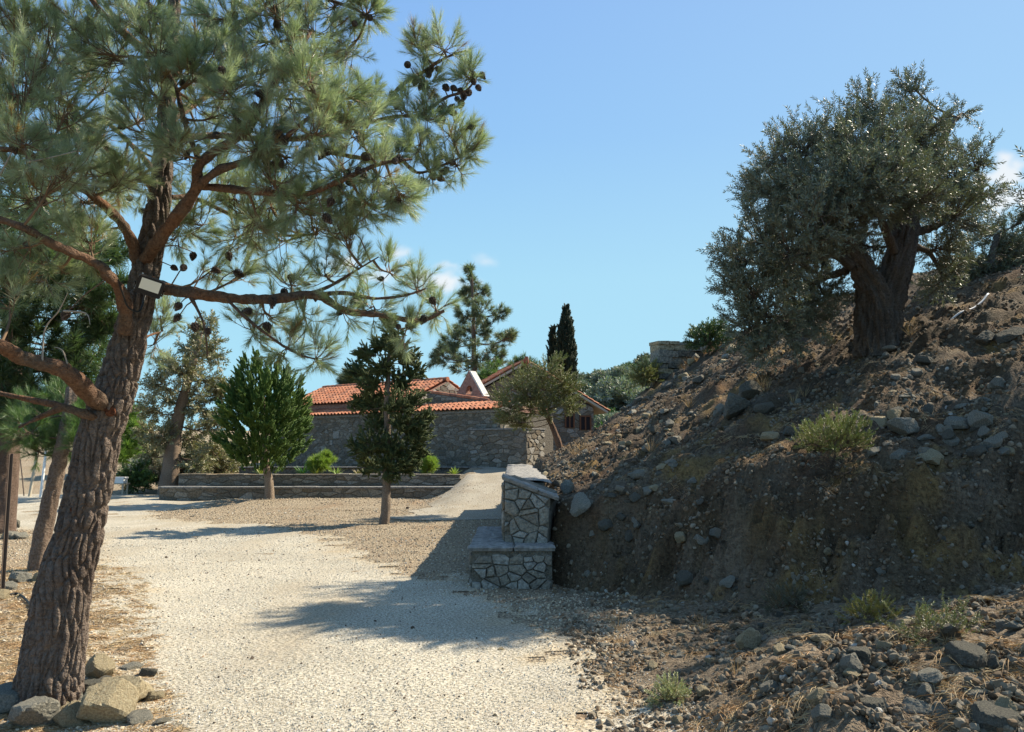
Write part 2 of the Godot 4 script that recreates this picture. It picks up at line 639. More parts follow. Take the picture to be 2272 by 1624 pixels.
func trunk_mesh(pts: Array, rad: Array, at: Vector3, seg: int, relief: float, fr: float, stretch: float, cols: Array, flutes := 0.0) -> ArrayMesh:
	var mb := MB.new()
	var loc := []
	for p in pts: loc.append(p - at)
	mb.tube(loc, rad, seg, true)
	var n := pts.size()
	for k in n:
		var cen: Vector3 = loc[k]
		for j in seg:
			var id := k * seg + j
			var p := mb.v[id]
			var q := p * Vector3(fr, fr * stretch, fr) + Vector3(0, nz.get_noise_3dv(p * 60.0) * 0.5 * fr * 0.1, 0)
			q.x += nz.get_noise_3dv(p * 90.0) * fr * 0.05
			var h := cell.get_noise_3dv(q)
			var dir := (p - cen)
			var f := 0.0
			if flutes > 0.0:
				f = flutes * nz.get_noise_3dv(Vector3(dir.x, p.y * 0.12, dir.z).normalized() * 210.0 + Vector3(0, p.y * 12.0, 0))
			mb.v[id] = p + dir.normalized() * (relief * (clampf(h + 1.0, 0.0, 0.26) / 0.26 - 0.75) + relief * 0.4 * nz.get_noise_3dv(p * 400.0)) + dir * f
			var t := nz.get_noise_3dv(p * 70.0 + Vector3.ONE * 300.0) * 0.9 + 0.5
			mb.c.append(mixc(cols[0], cols[1], t))
	return mb.mesh(true)


# ---------------------------------------------------------------- the lie of the land
const TOE := [[-0.4, 34.0], [0.75, 27.0], [0.45, 23.0], [0.22, 19.0], [0.22, 12.0], [0.32, 9.75], [1.2, 8.5], [2.2, 7.2], [3.2, 6.7], [4.6, 6.4], [7.0, 5.6], [11.0, 4.2], [20.0, 0.0]]
const HILL := [[0.2, 20, 1.15], [1.23, 20, 1.5], [0.5, 14, 1.2], [0.4, 10, 0.95], [1.7, 11.5, 1.3], [3.0, 11.5, 2.05], [5.36, 11.5, 3.1], [7.4, 11.5, 3.65], [7.1, 13, 3.9], [10.3, 16, 5.6], [4.5, 15, 3.2], [2.2, 15, 1.9], [3.4, 20, 2.6], [6.0, 20, 4.15], [4.1, 24, 3.15], [6.8, 26, 5.0], [4.6, 26, 3.6], [1.6, 26, 1.4], [2.4, 27, 1.75], [4, 33, 2.2], [10, 33, 4.9], [14, 20, 6.6], [14, 12, 5.6], [10, 9, 4.0], [8, 7, 2.9], [6, 6.3, 1.9], [12, 5, 3.6], [2.4, 8.1, 1.28], [3.6, 7.8, 1.58], [5, 7.5, 1.75], [1.2, 9.2, 1.0], [20, 2, 5.5], [24, 25, 9.5], [20, 45, 7.0], [6, 45, 2.5], [3.8, 9.6, 2.1], [5.6, 9.6, 2.65], [26, 10, 10]]
var tps := PackedFloat64Array()


func _phi(r2: float) -> float:
	return r2 * log(r2) * 0.5 if r2 > 1e-9 else 0.0


func solve_hill() -> void:     # thin-plate surface through the measured heights
	var n := HILL.size()
	var s := n + 3
	var a := []
	for i in s:
		var row := PackedFloat64Array()
		row.resize(s + 1)
		a.append(row)
	for i in n:
		for j in n:
			var dx: float = HILL[i][0] - HILL[j][0]
			var dz: float = HILL[i][1] - HILL[j][1]
			a[i][j] = _phi(dx * dx + dz * dz) + (0.4 if i == j else 0.0)
		a[i][n] = 1.0; a[i][n + 1] = HILL[i][0]; a[i][n + 2] = HILL[i][1]
		a[n][i] = 1.0; a[n + 1][i] = HILL[i][0]; a[n + 2][i] = HILL[i][1]
		a[i][s] = HILL[i][2]
	for k in s:
		var best := k
		for i in range(k, s):
			if absf(a[i][k]) > absf(a[best][k]): best = i
		var t = a[k]; a[k] = a[best]; a[best] = t
		for i in range(k + 1, s):
			var f: float = a[i][k] / a[k][k]
			if f != 0.0:
				for j in range(k, s + 1): a[i][j] -= f * a[k][j]
	tps.resize(s)
	for k in range(s - 1, -1, -1):
		var t: float = a[k][s]
		for j in range(k + 1, s): t -= a[k][j] * tps[j]
		tps[k] = t / a[k][k]


func hill_raw(x: float, d: float) -> float:
	var n := HILL.size()
	var h := tps[n] + tps[n + 1] * x + tps[n + 2] * d
	for i in n:
		var dx: float = x - HILL[i][0]
		var dz: float = d - HILL[i][1]
		var r2 := dx * dx + dz * dz
		if r2 > 1e-9: h += tps[i] * r2 * log(r2) * 0.5
	return h


func toe_dist(x: float, d: float) -> float:     # metres behind the foot of the bank (negative: in front of it)
	var p := Vector2(x, d)
	var best := 1e9
	var sign := 1.0
	for k in TOE.size() - 1:
		var a := Vector2(TOE[k][0], TOE[k][1])
		var b := Vector2(TOE[k + 1][0], TOE[k + 1][1])
		var q := Geometry2D.get_closest_point_to_segment(p, a, b)
		var l := p.distance_squared_to(q)
		if l < best:
			best = l
			sign = 1.0 if (b - a).cross(p - a) > 0.0 else -1.0
	return sqrt(best) * sign


func sm(a: float, b: float, x: float) -> float:
	return smoothstep(a, b, x)


func ground_h(x: float, d: float) -> float:
	var h := 0.0
	h += sm(-2.7, -1.3, x) * sm(18.5, 29.5, d) * 0.98 * (1.0 - sm(34, 40, d))           # the ramp beside the terrace
	h += 0.11 * maxf(0.0, d - 29.0) * sm(-3.0, -9.0, x) * (1.0 - sm(48, 75, d)) + 2.2 * sm(-3, -9, x) * sm(48, 75, d)
	h += 0.16 * exp(-pow((d - 23.2) / 0.9, 2.0)) * sm(-9.5, -8.0, x) * (1.0 - sm(-3.0, -1.5, x))       # earth heaped along the terrace
	h += 0.10 * sm(-3.2, -4.6, x) * (1.0 - sm(9, 13, d)) * sm(2, 4, d)
	h += nz.get_noise_2d(x * 18.0, d * 18.0) * 0.05
	if x > 0.3 and d < 12.0:      # the rubble verge in front of the bank
		var m := sm(0.75, 1.75, x + (4.4 - d) * 0.12)
		h += m * (0.40 + 0.10 * (x - 1.5)) * exp(-pow((d - 4.1) / 1.35, 2.0)) + 0.14 * maxf(0.0, x - 0.8) * sm(3.5, 5.5, d)
		h += m * (nz.get_noise_2d(x * 110.0, d * 110.0) * 0.09 + nz.get_noise_2d(x * 300.0, d * 300.0) * 0.05)
	return h


func hill_h(x: float, d: float) -> float:
	var s := toe_dist(x, d)
	var g := ground_h(x, d)
	var cut := g + (1.2 + 2.8 * sm(9.2, 10.0, d)) * s - 0.06
	if s < -0.5: return g - 0.5
	var h := hill_raw(x, d)
	var w := 1.0 - sm(9.5, 13.0, d)
	var lump := nz.get_noise_2d(x * 28.0, d * 28.0) * 0.22 + nz.get_noise_2d(x * 95.0, d * 95.0) * 0.15 + nz.get_noise_2d(x * 330.0, d * 330.0) * 0.075
	h += lump * sm(0.0, 1.2, s)
	cut += lump * 0.9 * sm(0.0, 0.3, s) + (nz.get_noise_2d(x * 160.0 + 400.0, d * 160.0) * 0.26 + nz.get_noise_2d(x * 520.0, d * 520.0 + 90.0) * 0.16) * w * sm(0.0, 0.3, s)
	var k := 0.30
	var q := clampf(0.5 + 0.5 * (h - cut) / k, 0, 1)
	return lerpf(h, cut, q) - k * q * (1.0 - q)


var gx := PackedFloat32Array()
var gd := PackedFloat32Array()
var gh := PackedFloat32Array()
var mask := PackedFloat32Array()


func hill_fast(x: float, d: float) -> float:     # the hill mesh itself, read between its points
	var a := clampi(gx.bsearch(x) - 1, 0, gx.size() - 2)
	var b := clampi(gd.bsearch(d) - 1, 0, gd.size() - 2)
	var n := gx.size()
	var u := clampf((x - gx[a]) / (gx[a + 1] - gx[a]), 0, 1)
	var v := clampf((d - gd[b]) / (gd[b + 1] - gd[b]), 0, 1)
	return lerpf(lerpf(gh[b * n + a], gh[b * n + a + 1], u), lerpf(gh[(b + 1) * n + a], gh[(b + 1) * n + a + 1], u), v)


func drive_fast(x: float, d: float) -> float:     # metres inside the gravel, ragged edge included
	var a := clampi(int((x + 14.0) * 10.0), 0, 160)
	var b := clampi(int(d * 10.0), 0, 280)
	if mask.is_empty():
		for j in 281:
			for k in 161:
				mask.append(drive_in(-14.0 + k * 0.1, j * 0.1))
	return mask[b * 161 + a]


func land(x: float, d: float) -> float:
	return maxf(ground_h(x, d), hill_fast(x, d)) if x > -0.9 else ground_h(x, d)


func land_normal(x: float, d: float) -> Vector3:
	var e := 0.12
	return Vector3(land(x - e, d) - land(x + e, d), 2 * e, land(x, d + e) - land(x, d - e)).normalized()


func on_land(u: float, v: float, d0 := 3.5, d1 := 40.0) -> Vector3:     # where the line of sight through a pixel meets the land
	var d := d0
	while d < d1:
		var p := P(u, v, d)
		if p.y <= land(p.x, d): return p
		d += 0.05
	return P(u, v, d1)


const DRIVE := [[0.92, 1.0], [0.9, 4.5], [0.62, 5.8], [0.25, 7.5], [-0.4, 9.4], [-1.45, 10.7], [-2.4, 12.6], [-3.6, 15.0], [-5.2, 17.0], [-8.2, 18.3], [-9.0, 20.5], [-8.4, 22.6], [-9.6, 25.2], [-11.6, 27.6], [-24, 29], [-30, 22], [-15, 17.2], [-8.2, 15.4], [-6.4, 12.2], [-5.0, 9.9], [-3.9, 8.0], [-3.0, 6.0], [-2.25, 4.6], [-2.1, 1.0]]
var drive_poly := PackedVector2Array()


func drive_in(x: float, d: float) -> float:     # metres inside the gravel
	var p := Vector2(x, d)
	var best := 1e9
	for k in drive_poly.size():
		var q := Geometry2D.get_closest_point_to_segment(p, drive_poly[k], drive_poly[(k + 1) % drive_poly.size()])
		best = minf(best, p.distance_squared_to(q))
	best = sqrt(best)
	return best if Geometry2D.is_point_in_polygon(p, drive_poly) else -best


func build_land() -> void:
	for p in DRIVE: drive_poly.append(Vector2(p[0], p[1]))
	var dirt := Color(0.50, 0.415, 0.295)
	var dirt2 := Color(0.415, 0.335, 0.23)
	var red := Color(0.42, 0.295, 0.185)
	# ground
	var mb := MB.new()
	var nx := 181
	var nd := 251
	for j in nd:
		var d := -5.0 + 0.09 * j + 0.0000148 * j * j * j
		for k in nx:
			var s := k - 90.0
			var x := 0.06 * s + 7e-9 * pow(s, 5.0)
			mb.v.append(Vector3(x, ground_h(x, d), -d))
			var t := nz.get_noise_2d(x * 25.0, d * 25.0) * 0.8 + nz.get_noise_2d(x * 110.0, d * 110.0) * 0.5 + 0.35
			var c := mixc(dirt, dirt2, t)
			c = mixc(c, red, (nz.get_noise_2d(x * 40.0 + 900.0, d * 40.0) - 0.1) * 1.6)
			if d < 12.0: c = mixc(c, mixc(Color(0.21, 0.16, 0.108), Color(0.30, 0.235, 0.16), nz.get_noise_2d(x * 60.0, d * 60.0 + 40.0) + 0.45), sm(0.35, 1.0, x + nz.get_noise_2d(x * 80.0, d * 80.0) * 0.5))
			mb.c.append(c)
	for j in nd - 1:
		for k in nx - 1:
			var a := j * nx + k
			mb.i.append_array(PackedInt32Array([a, a + nx, a + nx + 1, a, a + nx + 1, a + 1]))
	structure("ground", mb.mesh(true), M.earth)
	# gravel drive
	mb = MB.new()
	var grid := {}
	var step := 0.13
	var j := 0
	var d := 1.0
	var rows := []
	while d < 29.0:
		rows.append(d)
		d += step * (1.0 + maxf(0.0, d - 8.0) * 0.06)
	var cols := []
	var x := -30.0
	while x < 1.2:
		cols.append(x)
		x += step * (1.0 + maxf(0.0, -x - 6.0) * 0.25)
	var inside := {}
	for b in rows.size():
		for a in cols.size():
			var w := drive_in(cols[a], rows[b])
			if w > -1.0:
				w += nz.get_noise_2d(cols[a] * 60.0, rows[b] * 60.0) * 0.7 + nz.get_noise_2d(cols[a] * 240.0, rows[b] * 240.0) * 0.35
			inside[Vector2i(a, b)] = w
	var pale := Color(0.56, 0.515, 0.43)
	var pale2 := Color(0.46, 0.42, 0.345)
	for b in rows.size() - 1:
		for a in cols.size() - 1:
			var q := [Vector2i(a, b), Vector2i(a, b + 1), Vector2i(a + 1, b + 1), Vector2i(a + 1, b)]
			if inside[q[0]] + inside[q[1]] + inside[q[2]] + inside[q[3]] < 0.0: continue
			var ids := []
			for g in q:
				if not grid.has(g):
					grid[g] = mb.v.size()
					var xx: float = cols[g.x]
					var dd: float = rows[g.y]
					mb.v.append(Vector3(xx, ground_h(xx, dd) + 0.007, -dd))
					var t := nz.get_noise_2d(xx * 30.0 + 70.0, dd * 30.0) * 0.9 + 0.4 + nz.get_noise_2d(xx * 120.0, dd * 120.0) * 0.3
					var c := mixc(mixc(pale, pale2, t), Color(0.44, 0.385, 0.30), (nz.get_noise_2d(xx * 26.0 + 50.0, dd * 9.0) - 0.02) * 2.0)
					mb.c.append(mixc(dirt, c, inside[g] * 2.2 + 0.25))
				ids.append(grid[g])
			mb.i.append_array(PackedInt32Array([ids[0], ids[1], ids[2], ids[0], ids[2], ids[3]]))
	structure("gravel_drive", mb.mesh(true), M.gravel_bed)
	# hillside
	mb = MB.new()
	var hx := []
	x = -0.9
	while x < 30.0:
		hx.append(x)
		x += 0.075 if x < 6.5 else 0.075 + (x - 6.5) * 0.045
	var hd := []
	d = 0.5
	while d < 62.0:
		hd.append(d)
		d += 0.3 if d < 4.0 else (0.075 if d < 13.0 else 0.075 + (d - 13.0) * 0.022)
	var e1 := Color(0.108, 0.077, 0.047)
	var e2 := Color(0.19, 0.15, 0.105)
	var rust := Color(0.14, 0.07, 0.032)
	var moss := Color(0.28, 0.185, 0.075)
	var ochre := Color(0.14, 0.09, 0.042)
	for q in hx: gx.append(q)
	for q in hd: gd.append(q)
	for b in hd.size():
		for a in hx.size():
			var xx: float = hx[a]
			var dd: float = hd[b]
			gh.append(hill_h(xx, dd))
			mb.v.append(Vector3(xx, gh[gh.size() - 1], -dd))
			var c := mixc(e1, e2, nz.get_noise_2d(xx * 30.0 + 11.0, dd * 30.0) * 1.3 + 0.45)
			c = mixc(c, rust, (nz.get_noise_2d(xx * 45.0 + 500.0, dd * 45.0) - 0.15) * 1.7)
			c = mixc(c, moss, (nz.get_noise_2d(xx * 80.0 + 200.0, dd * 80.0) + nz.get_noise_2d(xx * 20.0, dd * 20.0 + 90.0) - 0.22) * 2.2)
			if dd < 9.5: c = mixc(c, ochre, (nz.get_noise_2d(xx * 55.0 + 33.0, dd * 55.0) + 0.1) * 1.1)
			mb.c.append(c)
	var n := hx.size()
	for b in hd.size() - 1:
		for a in n - 1:
			var q := b * n + a
			mb.i.append_array(PackedInt32Array([q, q + n, q + n + 1, q, q + n + 1, q + 1]))
	structure("hillside", mb.mesh(true), M.earth)
	# far hill beyond the houses
	mb = MB.new()
	for b in 61:
		for a in 81:
			var xx := -70.0 + a * 3.0
			var dd := 55.0 + b * 4.0
			mb.v.append(Vector3(xx, far_h(xx, dd), -dd))
			mb.c.append(mixc(Color(0.20, 0.165, 0.12), Color(0.33, 0.25, 0.155), nz.get_noise_2d(xx * 6.0, dd * 6.0) * 1.4 + 0.5))
	for b in 60:
		for a in 80:
			var q := b * 81 + a
			mb.i.append_array(PackedInt32Array([q, q + 81, q + 82, q, q + 82, q + 1]))
	structure("far_hill", mb.mesh(true), M.earth)


func far_h(x: float, d: float) -> float:
	# rises from 62 m to a crest near 150 m; the crest climbs to the right
	var crest := 12.6 + (x - 12.2) * 0.27
	crest = maxf(crest, 1.0 + 0.02 * x)
	var t := sm(58.0, 150.0, d)
	var h := lerpf(-1.5, crest, pow(t, 0.85)) - sm(150, 240, d) * crest * 0.6
	return h + nz.get_noise_2d(x * 2.5, d * 2.5) * 2.2 * t * sm(2.0, 12.0, x)


# ---------------------------------------------------------------- masonry
func voronoi(w: float, h: float, cw: float, ch: float, sd: int, jit := 0.5) -> Array:
	rng.seed = sd
	var nx := maxi(1, int(round(w / cw)))
	var ny := maxi(1, int(round(h / ch)))
	var seeds := {}
	for j in range(-1, ny + 1):
		for k in range(-1, nx + 1):
			if rng.randf() < 0.2: continue
			seeds[Vector2i(k, j)] = Vector2((k + 0.5 + 0.5 * (posmod(j, 2)) - 0.25 + rng.randf_range(-jit, jit)) / nx * w / cw, (j + 0.5 + rng.randf_range(-jit, jit)) / ny * h / ch)
	var out := []
	for j in ny:
		for k in nx:
			if not seeds.has(Vector2i(k, j)): continue
			var s: Vector2 = seeds[Vector2i(k, j)]
			var poly := PackedVector2Array([s + Vector2(-2, -2), s + Vector2(2, -2), s + Vector2(2, 2), s + Vector2(-2, 2)])
			for b in range(-3, 4):
				for a in range(-3, 4):
					var key := Vector2i(k + a, j + b)
					if (a == 0 and b == 0) or not seeds.has(key): continue
					var q: Vector2 = seeds[key]
					var nrm := (q - s).normalized()
					var off := nrm.dot((q + s) * 0.5)
					var nw := PackedVector2Array()
					for e in poly.size():
						var p0 := poly[e]
						var p1 := poly[(e + 1) % poly.size()]
						var d0 := nrm.dot(p0) - off
						var d1 := nrm.dot(p1) - off
						if d0 <= 0: nw.append(p0)
						if d0 * d1 < 0: nw.append(p0.lerp(p1, d0 / (d0 - d1)))
					poly = nw
					if poly.size() < 3: break
				if poly.size() < 3: break
			if poly.size() < 3: continue
			for e in poly.size(): poly[e] *= Vector2(cw, ch)
			out.append(poly)
	return out


# stones on one face of a wall; the outline is in metres along ax and ay; returns how many parts were made
func stone_face(owner: Node3D, o: Vector3, ax: Vector3, ay: Vector3, outline: PackedVector2Array, cw: float, ch: float, sd: int, gap := 0.012, proud := 0.03, limit := 300, pale := 0.06, tones := [0, 1, 2, 3]) -> int:
	var an := ax.cross(ay).normalized()
	var hi := Vector2.ZERO
	for p in outline: hi = hi.max(p)
	var cells := voronoi(hi.x, hi.y, cw, ch, sd)
	rng.seed = sd + 1
	var made := 0
	var rest := [MB.new(), MB.new(), MB.new(), MB.new(), MB.new()]
	for cellp in cells:
		var clipped := Geometry2D.intersect_polygons(cellp, outline)
		for q in clipped:
			for s in Geometry2D.offset_polygon(q, -gap):
				if s.size() < 3: continue
				var area := 0.0
				var cen := Vector2.ZERO
				for e in s.size():
					area += s[e].cross(s[(e + 1) % s.size()]) * 0.5
					cen += s[e]
				cen /= s.size()
				if absf(area) < 0.0012: continue
				var which: int = tones[rng.randi() % 4]
				if rng.randf() < pale: which = 4
				var mb: MB = MB.new() if made < limit else rest[which]
				var p := proud * rng.randf_range(0.6, 1.5)
				var tilt := Vector2(rng.randf_range(-0.12, 0.12), rng.randf_range(-0.12, 0.12))
				var rings := [[], [], []]
				for e in s:
					var rel: Vector2 = e - cen
					rings[0].append(o + ax * e.x + ay * e.y - an * 0.02)
					rings[1].append(o + ax * e.x + ay * e.y + an * (p * 0.55 + rel.dot(tilt) * 0.4))
					var f: Vector2 = cen + rel * (1.0 - 0.16 * rng.randf_range(0.5, 1.5))
					rings[2].append(o + ax * f.x + ay * f.y + an * (p + rel.dot(tilt)))
				var n := s.size()
				for r in 2:
					for e in n:
						var g := (e + 1) % n
						mb.quad(rings[r][e], rings[r + 1][e], rings[r + 1][g], rings[r][g])
				var mid := o + ax * cen.x + ay * cen.y + an * p * 1.06
				for e in n:
					mb.tri(rings[2][e], mid, rings[2][(e + 1) % n])
				if made < limit:
					part("stone", mb.mesh(false), M["masonry_%d" % which], owner)
					made += 1
	for k in 5:
		if rest[k].v.size():
			part("stonework", rest[k].mesh(false), M["masonry_%d" % k], owner).set_meta("kind", "stuff")
	return made


func rect(w: float, h: float) -> PackedVector2Array:
	return PackedVector2Array([Vector2.ZERO, Vector2(w, 0), Vector2(w, h), Vector2(0, h)])


# ---------------------------------------------------------------- roofs
func tile_mesh(pitch: float, length: float) -> ArrayMesh:      # an S tile: x across, z down the slope, y up
	var mb := MB.new()
	var n := 9
	var prof := []
	for k in n:
		var t := float(k) / (n - 1)
		prof.append(Vector2((t - 0.5) * pitch * 1.06, 0.026 * sin(t * TAU) + (0.02 if t < 0.5 else 0.0) * sin(t * TAU)))
	for k in n - 1:
		var a: Vector2 = prof[k]
		var b: Vector2 = prof[k + 1]
		var lo := 0.034
		mb.quad(Vector3(a.x, a.y, 0), Vector3(b.x, b.y, 0), Vector3(b.x, b.y + lo, length), Vector3(a.x, a.y + lo, length))
		mb.quad(Vector3(a.x, a.y + lo, length), Vector3(b.x, b.y + lo, length), Vector3(b.x, b.y + lo - 0.02, length), Vector3(a.x, a.y + lo - 0.02, length))
		mb.quad(Vector3(a.x, a.y - 0.02, 0), Vector3(a.x, a.y + lo - 0.02, length), Vector3(b.x, b.y + lo - 0.02, length), Vector3(b.x, b.y - 0.02, 0))
	return mb.mesh(false)


# tiles on a slope: o is the eave corner, ax runs along the eave, up runs up the slope
func tile_slope(owner: Node3D, o: Vector3, ax: Vector3, up: Vector3, length: float, run: float, limit: int, sd: int) -> int:
	rng.seed = sd
	var nn := up.cross(ax).normalized()
	if nn.y < 0: nn = -nn
	var pitch := 0.215
	var course := 0.33
	if not K.has("tile"): K.tile = tile_mesh(pitch, 0.40)
	var cols := int(length / pitch)
	var rows := maxi(1, int(round(run / course)))
	pitch = length / cols
	course = run / rows
	var made := 0
	var rest := [Copies.new(), Copies.new(), Copies.new(), Copies.new()]
	for r in rows:
		for k in cols:
			var b := Basis(ax, nn, -up)
			if b.determinant() < 0: b = Basis(-ax, nn, -up)
			b = b * Basis(Vector3.UP, rng.randf_range(-0.02, 0.02))
			var p := o + ax * (k + 0.5) * pitch + up * ((r + 1) * course + 0.02) + nn * (0.03 + rng.randf_range(-0.004, 0.004))
			var which: int = [0, 0, 1, 2, 2, 3][rng.randi() % 6]
			if made < limit:
				var t := part("roof_tile", K.tile, M["tile_%d" % which], owner)
				t.transform = Transform3D(b, p)
				made += 1
			else:
				rest[which].put(b, p, Color.WHITE)
	for k in 4:
		if rest[k].count:
			scatter("roof_tiles", rest[k], K.tile, M["tile_%d" % k], owner).set_meta("kind", "stuff")
	return made


func ridge_tiles(owner: Node3D, a: Vector3, b: Vector3, r := 0.11) -> void:
	var n := maxi(1, int(a.distance_to(b) / 0.36))
	for k in n:
		var mb := MB.new()
		var p := a.lerp(b, float(k) / n)
		var q := a.lerp(b, (k + 1.08) / n)
		mb.tube([p, q], [r, r * 0.85], 10, true)
		part("ridge_tile", mb.mesh(false), M["tile_%d" % (k % 4)], owner)


func wall_block(owner: Node3D, called: String, outline: PackedVector2Array, o: Vector3, ax: Vector3, ay: Vector3, depth: float, m: Material) -> MeshInstance3D:
	var mb := MB.new()
	mb.prism(outline, o, ax, ay, -ax.cross(ay).normalized() * depth)
	return part(called, mb.mesh(false), m, owner)


func build_chapel() -> void:
	var o := P(1110, 995, 28.5)
	o.y = 0.0
	var u := Vector3(-0.8, 0, -0.6)           # along the front wall, away to the left
	var b := Vector3(0.6, 0, -0.8)            # into the building
	var U := Vector3.UP
	var t := thing("stone_chapel", Vector3.ZERO, "long grey stone chapel with orange tiled roofs and small bell gable", "chapel")
	var len := 13.0
	var eave := 2.98
	var q := func(l: float, k: float, h: float) -> Vector3: return o + u * l + b * k + U * h
	# front wall, ends and back as one solid
	wall_block(t, "wall", rect(len - 1.5, eave - 0.2), q.call(len, 0.0, 0.2), -u, U, 5.6, M.mortar)
	wall_block(t, "corner_wall", rect(1.5, eave - 0.2), q.call(1.5, 0.0, 0.2), -u, U, 1.1, M.mortar)
	var made := stone_face(t, q.call(len, 0.0, 0.75), -u, U, rect(len, eave - 0.8), 0.25, 0.115, 41, 0.007, 0.014, 240, 0.0)
	stone_face(t, q.call(0.0, 0.0, 0.7), b, U, rect(1.1, eave - 0.75), 0.30, 0.16, 43, 0.012, 0.025, 60)
	# pale squared blocks let into the front wall
	for e in [[8.55, 2.02, 0.36, 0.30], [9.35, 1.42, 0.3, 0.26], [10.9, 1.62, 0.2, 0.2], [8.95, 1.75, 0.16, 0.2], [3.4, 1.85, 0.32, 0.14]]:
		var mb0 := MB.new()
		mb0.prism(rect(e[2], e[3]), q.call(e[0] + e[2], -0.045, e[1]), -u, U, b * 0.05)
		part("pale_block", mb0.mesh(false), M.masonry_4, t)
	# cornice band under the eave
	var mb := MB.new()
	mb.prism(rect(len + 0.1, 0.10), q.call(len, -0.06, eave - 0.08), -u, U, b * 0.2)
	part("cornice", mb.mesh(false), M.concrete, t)
	# narrow lower roof along the whole front
	var rise := Vector3(0.0, 0.30, 0.0)
	var low_up := (b * 0.95 + rise).normalized()
	var low_run := (b * 0.95 + rise).length()
	mb = MB.new()
	mb.prism(PackedVector2Array([Vector2(0, 0), Vector2(0.95, 0.30), Vector2(0.95, 0.0)]), q.call(0.0, -0.12, eave + 0.02), b, U, u * len)
	part("eave_slab", mb.mesh(false), M.concrete, t)
	var lim := tile_slope(t, q.call(0.0, -0.16, eave + 0.03), u, low_up, len, low_run, 110, 51)
	# upper nave: clerestory wall, roof
	var l0 := 5.0
	var l1 := len
	var ce := 3.56
	var rid := 4.5
	var k0 := 0.72
	var k1 := 2.8
	var k2 := 4.9
	mb = MB.new()
	mb.prism(PackedVector2Array([Vector2(k0, eave), Vector2(k2, eave), Vector2(k2, ce - 0.03), Vector2(k1, rid - 0.05), Vector2(k0, ce - 0.03)]), q.call(l0, 0.0, 0.0), b, U, u * (l1 - l0))
	part("nave_wall", mb.mesh(false), M.plaster_rose, t)
	stone_face(t, q.call(l0, k0, eave), b, U, PackedVector2Array([Vector2(0, 0), Vector2(k2 - k0, 0), Vector2(k2 - k0, ce - eave - 0.05), Vector2(k1 - k0, rid - eave - 0.08), Vector2(0, ce - eave - 0.05)]), 0.3, 0.17, 47, 0.01, 0.02, 60, 0.3)
	var sl := b * (k1 - k0 + 0.12) + U * (rid - ce)
	tile_slope(t, q.call(l0 + 0.0, k0 - 0.14, ce), u, sl.normalized(), l1 - l0, sl.length(), 190, 52)
	var sr := -b * (k2 - k1 + 0.12) + U * (rid - ce)
	tile_slope(t, q.call(l0, k2 + 0.14, ce), u, sr.normalized(), l1 - l0, sr.length(), 0, 53)
	ridge_tiles(t, q.call(l0 - 0.02, k1, rid + 0.03), q.call(l1, k1, rid + 0.03))
	# sloping parapet over the porch, with its own tiles
	mb = MB.new()
	mb.prism(PackedVector2Array([Vector2(0, 3.0), Vector2(3.0, 3.0), Vector2(3.0, 3.38), Vector2(0, 3.82)]), q.call(4.5, 1.0, 0.0), -u, U, b * 0.3)
	var par := part("parapet", mb.mesh(false), M.mortar, t)
	stone_face(t, q.call(4.5, 1.0, 3.2), -u, U, PackedVector2Array([Vector2(0, 0), Vector2(3.0, 0), Vector2(3.0, 0.17), Vector2(0, 0.6)]), 0.28, 0.13, 49, 0.01, 0.02, 40, 0.0)
	ridge_tiles(par, q.call(4.5, 1.12, 3.86), q.call(1.45, 1.12, 3.42), 0.09)
	# low roof between the parapet and the front strip
	tile_slope(t, q.call(1.6, 0.8, 3.28), u, (b * 0.5 + U * 0.06).normalized(), 3.3, 0.35, 0, 54)
	mb = MB.new()
	mb.prism(rect(3.3, 0.25), q.call(4.9, 0.8, 3.05), -u, U, b * 4.6)
	part("porch_roof_slab", mb.mesh(false), M.plaster_rose, t)
	# bell gable
	var g := q.call(4.15, 2.4, 3.25)
	mb = MB.new()
	var tri := PackedVector2Array([Vector2(0, 0), Vector2(1.42, 0), Vector2(1.36, 0.5), Vector2(0.68, 1.45), Vector2(0.0, 0.5)])
	var hole := PackedVector2Array()
	for k in 9: hole.append(Vector2(0.68 + 0.17 * cos(PI * k / 8.0), 0.72 + 0.2 * sin(PI * k / 8.0)))
	hole.append(Vector2(0.51, 0.55)); hole.append(Vector2(0.85, 0.55))
	# the gable in two halves so that the arch stays open
	var left := PackedVector2Array([Vector2(0, 0), Vector2(0.68, 0), Vector2(0.68, 0.55), Vector2(0.51, 0.55), Vector2(0.51, 0.72), Vector2(0.56, 0.86), Vector2(0.68, 0.92), Vector2(0.68, 1.45), Vector2(0, 0.5)])
	var right := PackedVector2Array()
	for p in left: right.append(Vector2(1.36 - p.x, p.y))
	mb.prism(left, g, -u, U, b * 0.34)
	mb.prism(right, g, -u, U, b * 0.34)
	var bell := part("bell_gable", mb.mesh(false), M.plaster_rose, t)
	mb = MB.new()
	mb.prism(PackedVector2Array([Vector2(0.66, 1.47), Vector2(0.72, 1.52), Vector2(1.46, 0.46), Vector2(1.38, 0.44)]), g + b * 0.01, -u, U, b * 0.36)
	part("coping", mb.mesh(false), M.sunlit_coping, bell)  # white paints in the sun on this right-hand coping; the left stays rose
	mb = MB.new()
	mb.prism(PackedVector2Array([Vector2(0.70, 1.47), Vector2(0.64, 1.52), Vector2(-0.10, 0.46), Vector2(-0.02, 0.44)]), g + b * 0.01, -u, U, b * 0.36)
	part("coping", mb.mesh(false), M.plaster_rose, bell)
	mb = MB.new()
	mb.tube([g - u * 0.68 + b * 0.17 + U * 0.90, g - u * 0.68 + b * 0.17 + U * 0.84, g - u * 0.68 + b * 0.17 + U * 0.72, g - u * 0.68 + b * 0.17 + U * 0.68], [0.02, 0.06, 0.08, 0.11], 10)
